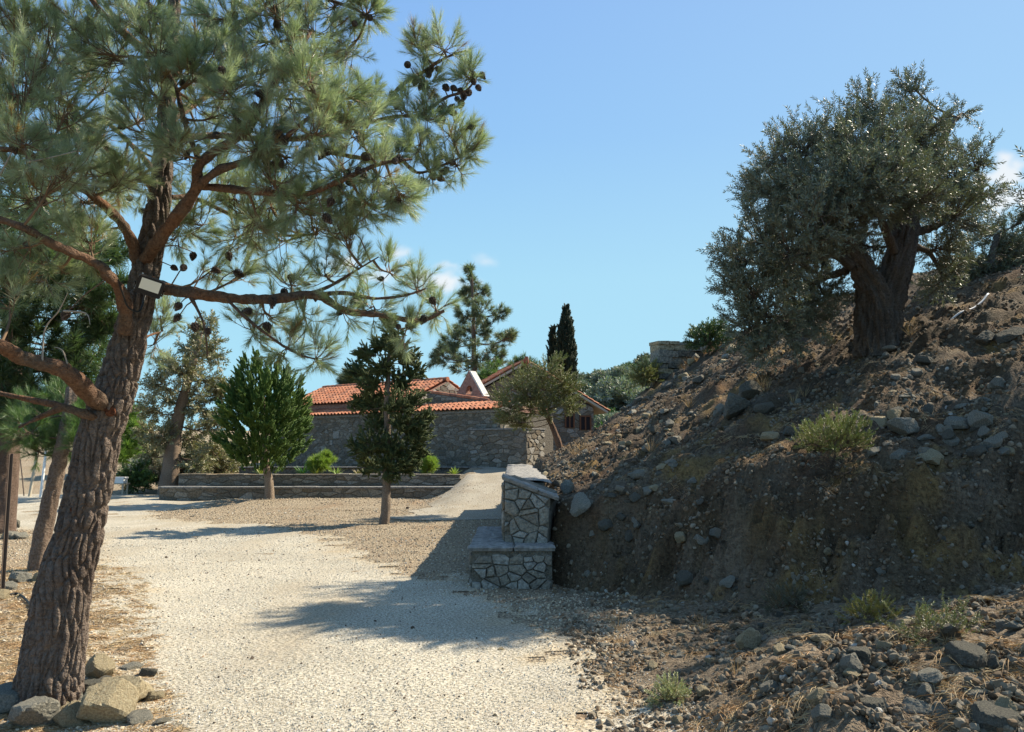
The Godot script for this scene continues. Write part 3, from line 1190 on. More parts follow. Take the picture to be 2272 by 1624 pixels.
	part("bell", mb.mesh(true), M.rusty_steel, bell)
	# low buttress wall stepping out at the right corner
	var t2 := thing("buttress_wall", Vector3.ZERO, "low squared stone wall end stepping out from the chapel corner", "wall")
	var o2 := P(1168, 995, 27.2)
	o2.y = 0.0
	var c := o2 + u * 2.6
	wall_block(t2, "core", rect(2.6, 1.95), c + U * 0.3, -u, U, 1.1, M.mortar)
	stone_face(t2, c + U * 0.6, -u, U, rect(2.6, 1.64), 0.28, 0.14, 61, 0.01, 0.02, 120)
	stone_face(t2, o2 + U * 0.6, b, U, rect(1.1, 1.64), 0.26, 0.15, 62, 0.01, 0.02, 60, 0.3)
	mb = MB.new()
	mb.prism(rect(2.64, 0.05), c + U * 2.252 - b * 0.03, -u, U, b * 1.16)
	part("cap", mb.mesh(false), M.concrete, t2)


func build_house_behind() -> void:
	var t := thing("stone_house", Vector3.ZERO, "second stone house with broad tiled gable and brown windows behind the small tree", "house")
	var peak := P(1163, 806, 38.0)
	var a := Vector3(0.97, 0, -0.243)      # along the gable, to the right
	var back := Vector3(-0.243, 0, -0.97)
	var U := Vector3.UP
	var o := Vector3(peak.x, 0, peak.z)
	var top := peak.y
	var hw := 3.9
	var ev := top - 2.1
	var out := PackedVector2Array([Vector2(-hw + 0.3, 0.2), Vector2(hw - 0.4, 0.2), Vector2(hw - 0.4, ev + 0.0), Vector2(0, top - 0.2), Vector2(-hw + 0.3, ev)])
	var mb := MB.new()
	mb.prism(out, o, a, U, back * 8.0)
	part("wall", mb.mesh(false), M.mortar, t)
	var face := PackedVector2Array()
	for p in out: face.append(p + Vector2(hw, -0.8) if p.y > 0.5 else Vector2(p.x + hw, 0.0))
	stone_face(t, o - a * hw + U * 0.8, a, U, face, 0.34, 0.2, 71, 0.012, 0.025, 300, 0.12)
	for s in [-1.0, 1.0]:
		var up: Vector3 = (a * -s * hw + U * (top - ev + 0.12))
		var e: Vector3 = o + a * s * (hw + 0.25) + U * (ev - 0.16) - back * 0.35
		mb = MB.new()
		mb.prism(PackedVector2Array([Vector2(0, -0.02), Vector2(up.length() + 0.1, -0.02), Vector2(up.length() + 0.1, -0.12), Vector2(0, -0.12)]), e, up.normalized(), (back.cross(up).normalized() * (1.0 if back.cross(up).y > 0 else -1.0)), back * 8.6)
		part("roof_slab", mb.mesh(false), M.pale_wood, t)
		tile_slope(t, e, back, up.normalized(), 8.6, up.length() + 0.08, 150, 73 + int(s))
	ridge_tiles(t, o + U * (top + 0.08) - back * 0.4, o + U * (top + 0.08) + back * 8.2, 0.13)
	mb = MB.new()
	mb.tube([o + U * (top - 0.02) - back * 0.42, o + U * (top + 0.28) - back * 0.42], [0.14, 0.09], 8)
	part("finial", mb.mesh(true), M.tile_3, t)
	# brown windows under the right-hand rake
	for w in [[2.0, 2.6, 0.5, 0.9], [2.75, 2.5, 0.6, 0.7]]:
		var p: Vector3 = o + a * w[0] + U * w[1]
		mb = MB.new()
		mb.prism(rect(w[2], w[3]), p - back * 0.06, a, U, back * 0.05)
		var f := part("window", mb.mesh(false), M.dark_glass, t)
		mb = MB.new()
		for s in [[0.0, 0.0, 0.07, w[3]], [w[2] - 0.07, 0.0, 0.07, w[3]], [0.07, w[3] - 0.07, w[2] - 0.14, 0.07], [w[2] * 0.5 - 0.03, 0.0, 0.06, w[3] - 0.07]]:
			mb.prism(rect(s[2], s[3]), p + a * s[0] + U * s[1] - back * 0.10, a, U, back * 0.04)
		part("frame", mb.mesh(false), M.brown_wood, f)


func build_terrace() -> void:
	var U := Vector3.UP
	var X := Vector3.RIGHT
	var zl := -25.0
	var zu := -25.55
	var t := thing("terrace_bench_wall", Vector3.ZERO, "long low stone bench wall, lower step of the terrace, with pale ledge", "wall")
	var x0 := -10.95
	var x1 := -1.72
	wall_block(t, "core", rect(x1 - x0, 0.62), Vector3(x0, -0.25, zl), X, U, 0.6, M.mortar)
	stone_face(t, Vector3(x0, -0.05, zl), X, U, rect(x1 - x0, 0.43), 0.30, 0.13, 81, 0.010, 0.022, 130, 0.05)
	stone_face(t, Vector3(x1, -0.05, zl), Vector3(0, 0, -1), U, rect(0.55, 0.43), 0.3, 0.2, 82, 0.012, 0.022, 10, 0.6)
	var x := x0 - 0.03
	rng.seed = 83
	while x < x1:
		var w := rng.randf_range(0.55, 1.1)
		var mb := MB.new()
		mb.box(Vector3(x, 0.372, zl + 0.05), Vector3(minf(x + w - 0.012, x1 + 0.03), 0.372 + rng.randf_range(0.045, 0.055), zl - 0.50))
		part("ledge_slab", mb.mesh(false), M.concrete, t)
		x += w
	t = thing("terrace_wall", Vector3.ZERO, "upper stone retaining wall of the planted terrace, above the bench ledge", "wall")
	x0 = -10.6
	x1 = -1.66
	wall_block(t, "core", rect(x1 - x0, 1.0), Vector3(x0, -0.25, zu), X, U, 0.45, M.mortar)
	stone_face(t, Vector3(x0, 0.42, zu), X, U, rect(x1 - x0, 0.33), 0.30, 0.12, 84, 0.010, 0.022, 130, 0.05)
	# the side wall along the ramp, sunlit
	var e := Vector3(-0.85, 0, -29.0) - Vector3(x1, 0, zu)
	var en := e.normalized()
	wall_block(t, "side_core", rect(e.length(), 1.0), Vector3(x1, -0.25, zu), en, U, 0.4, M.mortar)
	stone_face(t, Vector3(x1, 0.0, zu), en, U, rect(e.length(), 0.75), 0.26, 0.17, 85, 0.01, 0.025, 90, 0.45)
	x = x0 - 0.02
	while x < x1:
		var w := rng.randf_range(0.3, 0.7)
		var mb := MB.new()
		mb.box(Vector3(x, 0.752, zu + 0.03), Vector3(minf(x + w - 0.012, x1 + 0.02), 0.752 + rng.randf_range(0.02, 0.05), zu - 0.42))
		part("cap_stone", mb.mesh(false), M["masonry_%d" % [0, 2, 0, 3][rng.randi() % 4]], t)
		x += w
	# terrace soil and the kerb at the foot of the chapel
	var mb2 := MB.new()
	for j in 13:
		for k in 21:
			var xx := -10.5 + 9.7 * k / 20.0
			var dd := 25.9 + 12.0 * j / 12.0
			mb2.v.append(Vector3(minf(xx, -1.75 + (dd - 25.9) * 0.24), 0.72 + nz.get_noise_2d(xx * 40, dd * 40) * 0.06, -dd))
			mb2.c.append(mixc(Color(0.22, 0.17, 0.11), Color(0.32, 0.25, 0.15), nz.get_noise_2d(xx * 60, dd * 60) + 0.5))
	for j in 12:
		for k in 20:
			var a := j * 21 + k
			mb2.i.append_array(PackedInt32Array([a, a + 21, a + 22, a, a + 22, a + 1]))
	structure("terrace_soil", mb2.mesh(true), M.earth)
	t = thing("stone_kerb", Vector3.ZERO, "thin concrete kerb running along the foot of the chapel wall", "kerb")
	mb2 = MB.new()
	mb2.box(Vector3(-9.5, 0.6, -27.95), Vector3(-1.0, 0.93, -28.2))
	part("riser", mb2.mesh(false), M.mortar, t)
	mb2 = MB.new()
	mb2.box(Vector3(-9.52, 0.933, -27.9), Vector3(-0.98, 0.965, -28.22))
	part("top_slab", mb2.mesh(false), M.concrete, t)
	# ramp
	mb2 = MB.new()
	for j in 41:
		var d := 18.2 + 12.3 * j / 40.0
		var w0 := -1.9 + nz.get_noise_1d(d * 60.0) * 0.5 - sm(24.5, 19, d) * 0.7 + sm(24.5, 29, d) * 1.1
		var w1 := -0.12 + nz.get_noise_1d(d * 60.0 + 80.0) * 0.12 + sm(26, 30, d) * 0.9
		for k in 13:
			var xx := lerpf(w0, w1, k / 12.0)
			mb2.v.append(Vector3(xx, ground_h(xx, d) + 0.012, -d))
			mb2.c.append(mixc(Color(0.46, 0.42, 0.35), Color(0.36, 0.31, 0.24), nz.get_noise_2d(xx * 50, d * 50) + 0.4))
	for j in 40:
		for k in 12:
			var a := j * 13 + k
			mb2.i.append_array(PackedInt32Array([a, a + 13, a + 14, a, a + 14, a + 1]))
	structure("ramp_path", mb2.mesh(true), M.gravel_bed)


func rough_slab(mb: MB, ps: Array, thick: float) -> void:     # a hewn slab: wavering edge, worn arris, uneven top
	var rim := []
	for k in 4:
		for e in 7:
			var p: Vector3 = ps[k].lerp(ps[(k + 1) % 4], e / 7.0)
			rim.append(p + Vector3(rng.randf_range(-0.012, 0.012), 0, rng.randf_range(-0.012, 0.012)))
	var cen: Vector3 = (ps[0] + ps[1] + ps[2] + ps[3]) * 0.25
	var n := rim.size()
	var rings := [[], [], [], []]
	for k in n:
		var p: Vector3 = rim[k]
		rings[0].append(p.lerp(cen, 0.04) - Vector3(0, thick, 0))
		rings[1].append(p - Vector3(0, thick * rng.randf_range(0.25, 0.5), 0))
		rings[2].append(p.lerp(cen, rng.randf_range(0.02, 0.07)) - Vector3(0, rng.randf_range(0.0, 0.008), 0))
		rings[3].append(p.lerp(cen, 0.5) + Vector3(0, rng.randf_range(-0.006, 0.006), 0))
	for q in 3:
		for k in n:
			var g := (k + 1) % n
			mb.quad(rings[q][k], rings[q + 1][k], rings[q + 1][g], rings[q][g])
	for k in n:
		mb.tri(rings[3][k], cen, rings[3][(k + 1) % n])


func build_gate_wall() -> void:
	var U := Vector3.UP
	var t := thing("retaining_wall", Vector3.ZERO, "rough stone retaining wall ending in a pillar with sloping concrete cap beside the ramp", "wall")
	var zf := -9.72
	var poly := PackedVector2Array([Vector2(0, 0), Vector2(0.52, 0), Vector2(0.56, 0.62), Vector2(0.0, 0.82)])
	var o := Vector3(-0.09, 0.44, zf)
	var ax := Vector3(0.985, 0, 0.17).normalized()
	wall_block(t, "core", poly, o, ax, U, 0.7, M.masonry_1)
	stone_face(t, o + Vector3(0, 0.0, 0), ax, U, PackedVector2Array([Vector2(0.005, 0), Vector2(0.52, 0), Vector2(0.555, 0.56), Vector2(0.005, 0.76)]), 0.125, 0.105, 93, 0.0055, 0.035, 300, 0.25, [2, 2, 0, 4])
	# long body back along the ramp
	var mb := MB.new()
	mb.box(Vector3(-0.085, -0.1, -20.7), Vector3(0.42, 1.16, -10.38))
	part("body", mb.mesh(false), M.mortar, t)
	stone_face(t, Vector3(-0.088, 0.0, -20.7), Vector3(0, 0, 1), U, rect(10.95, 1.16), 0.22, 0.17, 94, 0.012, 0.03, 120, 0.15)
	# sloping cap, in irregular slabs
	rng.seed = 95
	var cap := [[-0.11, 0.30, 0.0, 0.75], [0.30, 0.56, 0.02, 0.7]]
	for e in cap:
		mb = MB.new()
		var ps := []
		for c in [[e[0], e[2]], [e[1], e[2] - 0.03], [e[1] + 0.02, e[3]], [e[0], e[3]]]:
			var xx: float = c[0] + rng.randf_range(-0.015, 0.015)
			var zz: float = zf + 0.03 + 0.17 * (xx + 0.09) - c[1] + rng.randf_range(-0.015, 0.015)
			ps.append(Vector3(xx, 0.44 + 0.835 - 0.36 * (xx + 0.09) + rng.randf_range(-0.008, 0.008), zz))
		rough_slab(mb, ps, 0.06)
		part("cap_slab", mb.mesh(false), M.concrete, t)
	mb = MB.new()
	for k in 130:
		var dd := 10.35 + 10.35 * k / 69.0
		for e in 7:
			var xx: float = [-0.10, -0.10, 0.02, 0.14, 0.26, 0.40, 0.52][e]
			var yy: float = 1.13 if e == 0 else 1.19 + nz.get_noise_2d(xx * 260.0, dd * 130.0) * 0.05 - (0.03 if e == 6 else 0.0)
			mb.v.append(Vector3(xx + nz.get_noise_2d(xx * 300.0, dd * 200.0) * 0.03, yy, -dd))
	for k in 69:
		for e in 6:
			var q := k * 7 + e
			mb.i.append_array(PackedInt32Array([q, q + 7, q + 8, q, q + 8, q + 1]))
	part("rough_capping", mb.mesh(true), M.concrete, t)
	# plinth with slab top
	t = thing("stone_plinth", Vector3.ZERO, "low stone block bench with flat slab top in front of the pillar", "bench")
	wall_block(t, "core", rect(0.92, 0.55), Vector3(-0.46, -0.12, -9.3), Vector3.RIGHT, U, 2.4, M.masonry_1)
	stone_face(t, Vector3(-0.46, 0.0, -9.3), Vector3.RIGHT, U, rect(0.92, 0.40), 0.14, 0.105, 97, 0.0055, 0.035, 200, 0.15, [2, 2, 0, 4])
	stone_face(t, Vector3(-0.46, 0.0, -11.7), Vector3(0, 0, 1), U, rect(2.4, 0.40), 0.2, 0.14, 98, 0.009, 0.03, 60, 0.1)
	for e in [[-0.50, 0.02, -9.25, -10.2], [0.03, 0.50, -9.27, -10.0], [-0.49, -0.12, -10.22, -11.7]]:
		mb = MB.new()
		rough_slab(mb, [Vector3(e[0], 0.488, e[2]), Vector3(e[1], 0.488, e[2]), Vector3(e[1], 0.488, e[3]), Vector3(e[0], 0.488, e[3])], 0.056)
		part("top_slab", mb.mesh(false), M.concrete, t)


# ruined dry-stone wall on the hill crest
func build_ruin() -> void:
	var t := thing("ruined_wall", Vector3.ZERO, "ruined dry stone wall stump standing on the hill crest against the sky", "wall")
	var o := P(1452, 850, 25.5)
	o.y = land(o.x, 25.5) - 0.35
	var top := P(1452, 764, 25.5).y
	rng.seed = 111
	var y := o.y
	var rows := 0
	while y < top:
		var h := rng.randf_range(0.10, 0.2)
		var x := rng.randf_range(-0.03, 0.03)
		var lenx := 2.6 - (y - o.y) * 0.35
		while x < lenx:
			var w := rng.randf_range(0.25, 0.7)
			var mb := MB.new()
			var z0 := rng.randf_range(-0.06, 0.08)
			mb.box(Vector3(-w * 0.5, -h * 0.48, -0.35), Vector3(w * 0.49, h * 0.48, 0.3 + z0))
			for k in mb.v.size(): mb.v[k] += Vector3(nz.get_noise_3dv(mb.v[k] * 300 + Vector3.ONE * y * 200), nz.get_noise_3dv(mb.v[k] * 300 + Vector3.ONE * x * 300), 0) * 0.05
			var s := part("stone", mb.mesh(false), M[["rock_dark", "rock_grey", "rock_tan"][rng.randi() % 3]], t)
			s.position = o + Vector3(x + w * 0.5, y - o.y + h * 0.5, -x * 0.25)
			s.rotation = Vector3(rng.randf_range(-0.05, 0.05), 0.25 + rng.randf_range(-0.08, 0.08), rng.randf_range(-0.04, 0.04))
			x += w
		y += h


# ---------------------------------------------------------------- trees
func limb(mb: MB, at: Vector3, list: Array, r0: float, r1: float, seg := 9) -> Array:     # list of [u, v, d]
	var pts := []
	for p in list: pts.append(P(p[0], p[1], p[2]) - at)
	var s := spline(pts, 9)
	var rad := taper(r0, r1, s.size())
	for k in s.size(): rad[k] *= 1.0 + 0.10 * nz.get_noise_3dv(s[k] * 260.0)
	var from := mb.v.size()
	mb.tube(s, rad, seg)
	for k in s.size():
		for j in seg:
			var id := from + k * seg + j
			var out: Vector3 = mb.v[id] - s[k]
			mb.v[id] += out * (0.35 * nz.get_noise_3dv(mb.v[id] * 700.0) + 0.25 * nz.get_noise_3dv(mb.v[id] * 240.0))
	return s


func build_pine() -> void:
	rng.seed = 301
	var base := P(105, 1545, 5.22)
	var at := Vector3(base.x, 0.0, base.z)
	var t := thing("pine_tree", at, "large leaning pine with furrowed trunk, orange limbs and dark cones beside the gravel", "tree")
	var spine := [[104, 1575, 5.22], [108, 1535, 5.22], [137, 1324, 5.2], [180, 1161, 5.2], [221, 969, 5.18], [252, 880, 5.16], [285, 760, 5.15], [315, 640, 5.15], [340, 520, 5.2], [356, 420, 5.25], [366, 300, 5.3], [376, 160, 5.35], [388, 0, 5.4], [400, -250, 5.4]]
	var widths := [190, 160, 132, 112, 104, 100, 84, 70, 62, 54, 46, 38, 30, 10]
	var pts := []
	for p in spine: pts.append(P(p[0], p[1], p[2]))
	var path := spline(pts, 42)
	var rad := []
	for k in path.size():
		var f := float(k) / 42.0
		var a := int(f)
		var w: float = lerpf(widths[a], widths[mini(a + 1, widths.size() - 1)], f - a)
		rad.append(w * 0.5 / F * 5.2 * 0.84)
	part("trunk", trunk_mesh(path, rad, at, 200, 0.025, 1150.0, 0.22, [Color(0.255, 0.215, 0.182), Color(0.14, 0.112, 0.094)]), M.bark, t)
	# orange-brown knot scars
	for kn in [[243, 912, 5.06, 0.028], [160, 1130, 5.075, 0.013]]:
		var c := P(kn[0], kn[1], kn[2]) - at
		var mb0 := MB.new()
		mb0.tube([c + Vector3(0.0, 0, -0.09), c + Vector3(0.003, 0, 0.0), c + Vector3(0.005, 0, 0.012), c + Vector3(0.005, 0, 0.004)], [kn[3] * 1.5, kn[3] * 1.25, kn[3] * 0.9, kn[3] * 0.4], 14)
		for k in mb0.v.size(): mb0.c.append(mixc(Color(0.24, 0.085, 0.038), Color(0.15, 0.07, 0.045), nz.get_noise_3dv(mb0.v[k] * 900.0) + 0.5))
		part("knot", mb0.mesh(true), M.bark, t)
	var limbs := []
	var defs := [
		[0.044, 0.012, [[318, 590, 5.15], [345, 540, 5.0], [400, 470, 4.8], [437, 413, 4.7], [447, 360, 4.65], [533, 300, 4.5], [567, 258, 4.45], [611, 180, 4.45], [655, 127, 4.5], [690, 70, 4.6]]],
		[0.026, 0.008, [[440, 415, 4.7], [480, 380, 4.6], [540, 358, 4.5], [608, 327, 4.45], [648, 293, 4.4], [701, 247, 4.4], [760, 200, 4.5]]],
		[0.026, 0.008, [[442, 412, 4.72], [500, 418, 4.7], [568, 425, 4.6], [675, 430, 4.55], [741, 407, 4.55], [801, 380, 4.55], [855, 360, 4.6], [914, 353, 4.7]]],
		[0.026, 0.007, [[362, 320, 5.35], [470, 300, 5.6], [620, 310, 5.7], [760, 290, 5.6], [841, 247, 5.4], [888, 193, 5.35], [938, 160, 5.3], [991, 127, 5.3], [1035, 112, 5.3]]],
		[0.014, 0.006, [[800, 275, 5.5], [880, 258, 5.3], [930, 255, 5.25], [988, 217, 5.25], [1035, 200, 5.25], [1061, 167, 5.25]]],
		[0.018, 0.007, [[700, 330, 5.6], [800, 350, 5.5], [880, 350, 5.4], [925, 383, 5.3], [981, 367, 5.3], [1020, 350, 5.3]]],
		[0.044, 0.010, [[330, 625, 5.15], [360, 638, 5.05], [443, 653, 4.95], [522, 662, 4.9], [601, 664, 4.85], [700, 655, 4.85], [770, 690, 4.85], [850, 700, 4.9], [930, 712, 4.95], [985, 690, 5.0]]],
		[0.016, 0.005, [[680, 657, 4.85], [760, 650, 4.8], [830, 662, 4.8], [900, 655, 4.8], [945, 640, 4.8]]],
		[0.014, 0.004, [[640, 660, 4.86], [720, 640, 4.9], [790, 600, 4.95], [840, 570, 5.0]]],
		[0.012, 0.004, [[500, 660, 4.9], [540, 700, 4.8], [590, 740, 4.75], [650, 780, 4.7], [710, 800, 4.7]]],
		[0.045, 0.016, [[275, 735, 5.0], [278, 690, 4.9], [270, 650, 4.8], [244, 614, 4.7], [210, 583, 4.6], [119, 542, 4.4], [40, 500, 4.2], [-60, 470, 4.1]]],
		[0.058, 0.03, [[245, 905, 5.18], [205, 880, 4.95], [163, 838, 4.7], [122, 814, 4.6], [54, 797, 4.45], [0, 766, 4.3], [-120, 720, 4.1]]],
		[0.034, 0.012, [[235, 932, 5.18], [190, 920, 5.0], [136, 902, 4.95], [60, 885, 5.0], [-40, 865, 5.0]]],
		[0.022, 0.008, [[140, 903, 4.95], [90, 925, 4.9], [41, 948, 4.85]]],
		[0.040, 0.012, [[372, 210, 5.35], [350, 143, 5.2], [306, 100, 5.0], [255, 55, 4.9], [210, 8, 4.8], [170, -60, 4.7]]],
		[0.040, 0.012, [[312, 600, 5.15], [290, 530, 5.05], [260, 483, 4.95], [200, 430, 4.7], [140, 390, 4.5], [60, 340, 4.3], [-20, 330, 4.2]]],
		[0.026, 0.008, [[348, 460, 5.25], [323, 393, 5.2], [240, 333, 5.2], [200, 287, 5.1], [150, 230, 5.0], [80, 190, 4.8]]],
		[0.018, 0.006, [[445, 362, 4.65], [417, 293, 4.7], [400, 233, 4.75], [390, 193, 4.75], [353, 127, 4.7], [333, 67, 4.7], [330, -20, 4.7]]],
		[0.024, 0.008, [[374, 180, 5.35], [430, 120, 5.1], [500, 80, 5.0], [570, 30, 4.9], [640, -20, 4.9], [760, 10, 5.0], [815, 35, 5.0]]],
		[0.024, 0.008, [[380, 100, 5.4], [340, 20, 5.8], [250, -60, 6.2], [150, -80, 6.4]]],
		[0.024, 0.008, [[368, 280, 5.35], [420, 240, 5.9], [520, 180, 6.3], [640, 150, 6.4], [740, 170, 6.2]]],
		[0.024, 0.008, [[358, 400, 5.3], [300, 330, 5.8], [220, 260, 6.2], [120, 220, 6.4]]],
		[0.020, 0.007, [[350, 440, 5.3], [430, 440, 5.6], [520, 480, 5.6], [620, 520, 5.4], [700, 520, 5.2]]],
		[0.012, 0.004, [[420, 655, 4.95], [440, 690, 4.9], [455, 730, 4.85], [460, 790, 4.8]]],
		[0.014, 0.004, [[300, 760, 5.15], [330, 745, 5.4], [360, 735, 5.6]]],
	]
	for dd in defs:
		var mb := MB.new()
		var l := limb(mb, at, dd[2], dd[0], dd[1], 18 if dd[0] > 0.03 else 9)
		for k in mb.v.size():
			mb.c.append(mixc(Color(0.235, 0.13, 0.078), Color(0.175, 0.13, 0.098), nz.get_noise_3dv(mb.v[k] * 160.0) * 1.3 + 0.5))
		part("limb", mb.mesh(true), M.bark, t)
		limbs.append(l)
	limbs.append([P(388, 0, 5.4) - at, P(394, -120, 5.4) - at, P(400, -250, 5.4) - at])
	var bl := []
	for b in [
		[60, 40, 4.6, 90], [160, 60, 5.2, 90], [90, 130, 4.3, 90], [200, 170, 5, 80], [40, 210, 4.2, 80], [260, 40, 5.4, 80], [150, 250, 4.4, 80], [60, 320, 4.0, 75], [130, 390, 4.2, 80], [230, 300, 5.4, 70], [60, 450, 4.6, 90], [180, 450, 4.8, 70], [110, 520, 5.2, 90], [240, 420, 5.5, 50], [20, 120, 5.0, 90], [110, 300, 5.2, 80],
		[30, 30, 4.4, 80], [110, 60, 4.5, 80], [180, 110, 4.6, 75], [20, 280, 4.4, 80], [110, 200, 4.6, 75], [40, 390, 4.4, 75], [170, 320, 4.7, 70], [600, 20, 4.6, 70], [680, 180, 4.4, 60], [730, 260, 4.5, 60], [330, 200, 4.5, 60], [300, 290, 4.6, 60], [385, 320, 4.4, 50], [430, 150, 4.5, 60], [350, 110, 4.5, 60], [280, 400, 4.7, 45], [500, 200, 4.3, 60], [560, 330, 4.4, 55], [610, 400, 4.5, 60], [300, 30, 4.6, 70], [250, 130, 4.7, 70], [200, 370, 4.6, 70], [30, 550, 4.4, 80], [200, 540, 4.7, 50], [100, 600, 4.6, 60], [20, 640, 4.5, 70], [660, 460, 4.6, 55], [570, 500, 4.8, 60], [760, 500, 4.8, 45], [830, 460, 4.7, 45], [450, 500, 5.3, 45], [340, 30, 4.8, 70], [430, 60, 5, 80], [500, 40, 4.6, 80], [470, 130, 4.5, 80], [400, 170, 5.2, 55], [560, 90, 4.7, 85], [620, 40, 4.9, 80], [540, 180, 4.5, 80], [640, 130, 4.6, 80], [700, 70, 4.9, 80], [720, 150, 4.8, 80], [770, 110, 5.1, 55], [660, 220, 4.5, 80], [755, 220, 4.7, 75], [590, 280, 4.4, 65], [500, 250, 4.8, 65], [440, 230, 5, 50], [700, 300, 4.4, 75], [790, 290, 4.6, 65], [825, 225, 4.9, 45], [640, 350, 4.6, 60], [760, 365, 4.6, 65], [840, 390, 4.6, 65], [885, 430, 4.7, 48], [780, 440, 4.8, 70], [690, 440, 4.9, 65], [600, 460, 5, 70], [520, 440, 5.2, 50], [700, 505, 5.0, 70], [620, 535, 5.2, 70], [520, 530, 5.4, 50], [815, 30, 5, 35], [740, 20, 5, 60],
		[930, 105, 5.3, 34], [985, 110, 5.3, 50], [1035, 170, 5.3, 36], [950, 185, 5.3, 28], [900, 245, 5.2, 45], [950, 268, 5.2, 48], [1000, 300, 5.3, 48], [1035, 325, 5.3, 36], [1015, 370, 5.3, 44], [930, 320, 5.1, 46], [960, 385, 5.2, 34], [880, 335, 5, 45],
		[640, 615, 5.0, 55], [720, 605, 5, 55], [785, 590, 5, 45], [865, 605, 5, 45], [925, 640, 4.9, 45], [600, 700, 5, 48], [680, 715, 4.9, 58], [760, 690, 4.9, 52], [830, 680, 4.9, 48], [560, 735, 4.9, 42], [640, 770, 4.8, 50], [700, 795, 4.7, 32], [900, 735, 5, 40], [965, 685, 5.1, 36], [340, 765, 5.6, 40], [355, 700, 5.6, 32], [470, 600, 5.3, 36], [540, 610, 5.3, 42],
		[100, -90, 4.8, 110], [300, -100, 5.2, 120], [500, -90, 4.8, 110], [680, -70, 5, 90], [200, -230, 5, 130], [420, -240, 5.2, 130], [600, -200, 5.2, 110], [-80, 100, 4.5, 110], [-80, 300, 4.5, 110], [-90, 480, 4.6, 100], [-120, 700, 4.3, 90],
		[350, 250, 6.2, 80], [470, 330, 6.2, 70], [620, 200, 6.3, 110], [740, 260, 6.2, 90], [480, 120, 6.3, 100], [250, 180, 6.4, 90], [150, 120, 6.4, 110], [120, 350, 6.2, 100], [330, 60, 6.3, 100], [590, 400, 6.0, 80], [60, 220, 6.4, 120], [330, 420, 6.0, 70], [430, 470, 6.0, 70], [500, 410, 5.9, 65], [390, 530, 5.8, 50], [250, 400, 6.1, 70], [420, 350, 6.1, 60]]:
		var full := 1.0
		if b[0] > 860 and b[1] < 420: full = 0.8
		if b[1] > 560 and b[0] > 300: full = 0.55
		bl.append([P(b[0], b[1], b[2]), b[3] / F * b[2], full])
	crown(t, at, limbs, bl, {"meshes": K.shoot, "bake": true, "mat": M.needles, "subs": 20, "per": 3.5, "smin": 0.65, "smax": 1.3, "loose": 0.8, "col": [Color(0.265, 0.33, 0.18), Color(0.50, 0.545, 0.385), Color(0.30, 0.19, 0.08)], "dry": 0.035, "lift": 0.15, "stem": 0.010, "sweep": Vector3(0.12, 0.3, 0.05), "bark": Color(0.17, 0.11, 0.07)})
	# cones: the ones that can be picked out, then more along the branch tips
	rng.seed = 305
	var spots := [[28, 320, 4.05], [355, 175, 4.7], [405, 178, 4.7], [567, 234, 4.4], [592, 210, 4.4], [520, 240, 4.6], [527, 262, 4.6], [665, 130, 4.5], [600, 130, 4.5], [640, 155, 4.5], [705, 252, 4.4], [718, 262, 4.4], [612, 290, 4.4], [630, 300, 4.4], [622, 355, 4.5], [592, 372, 4.5], [718, 475, 4.5], [738, 440, 4.5], [800, 375, 4.5], [812, 385, 4.5], [875, 355, 4.6], [888, 345, 4.6], [873, 202, 5.3], [880, 208, 5.3], [905, 145, 5.3], [895, 190, 5.3], [925, 172, 5.3], [942, 133, 5.3], [950, 150, 5.3], [958, 145, 5.3], [970, 148, 5.3], [938, 185, 5.3], [948, 192, 5.3], [952, 160, 5.3], [985, 190, 5.3], [1000, 192, 5.25], [1018, 195, 5.25], [1030, 205, 5.25], [1010, 215, 5.25], [995, 245, 5.25], [1000, 250, 5.25], [985, 240, 5.25], [975, 235, 5.25], [1050, 175, 5.25], [1058, 190, 5.25], [1025, 222, 5.25], [965, 355, 5.3], [940, 395, 5.3], [955, 385, 5.3], [970, 392, 5.3], [975, 378, 5.3], [992, 370, 5.3], [930, 400, 5.3], [985, 350, 5.3], [1000, 360, 5.3], [880, 230, 5.2],
		[400, 697, 4.95], [401, 672, 4.95], [432, 717, 4.9], [462, 727, 4.85], [605, 660, 4.8], [640, 610, 5], [632, 640, 4.9], [520, 600, 5.1], [470, 595, 5.1], [410, 590, 5.1], [795, 655, 4.8], [760, 690, 4.85], [905, 720, 4.95], [920, 715, 4.95], [945, 700, 4.95], [955, 660, 4.95], [590, 715, 4.8], [560, 690, 4.85], [700, 650, 4.85], [415, 335, 4.7], [440, 340, 4.7], [480, 300, 4.7], [500, 315, 4.7], [400, 260, 4.75], [430, 560, 5.2], [380, 590, 5.2], [505, 560, 5.2], [780, 510, 4.9], [820, 40, 5], [800, 35, 5], [120, 330, 4.4], [300, 130, 5], [340, 30, 4.7], [320, 50, 4.7], [75, 540, 4.5], [150, 690, 4.6]]
	var st := MB.new()
	for s in spots:
		var c := part("cone", K.cone, M.cone_scales, t)
		var p := P(s[0], s[1], s[2]) - at
		c.transform = Transform3D(aim(rnd3() + Vector3(0, -0.5, 0), rng.randf_range(0.65, 0.95)), p)
		var to := p + Vector3(0, 0.2, 0)
		var best := 1e9
		for l in limbs:
			for q in l:
				if q.distance_to(p) < best:
					best = q.distance_to(p)
					to = q
		st.tube([to, to.lerp(p, 0.55) + Vector3(0, 0.12 * best, 0) + rnd3() * best * 0.08, p], [0.0055, 0.004, 0.003], 5, false)
	for k in st.v.size(): st.c.append(Color(0.15, 0.10, 0.07))
	part("cone_stalks", st.mesh(true), M.twig, t)
	var tips: Array = t.get_meta("tips")
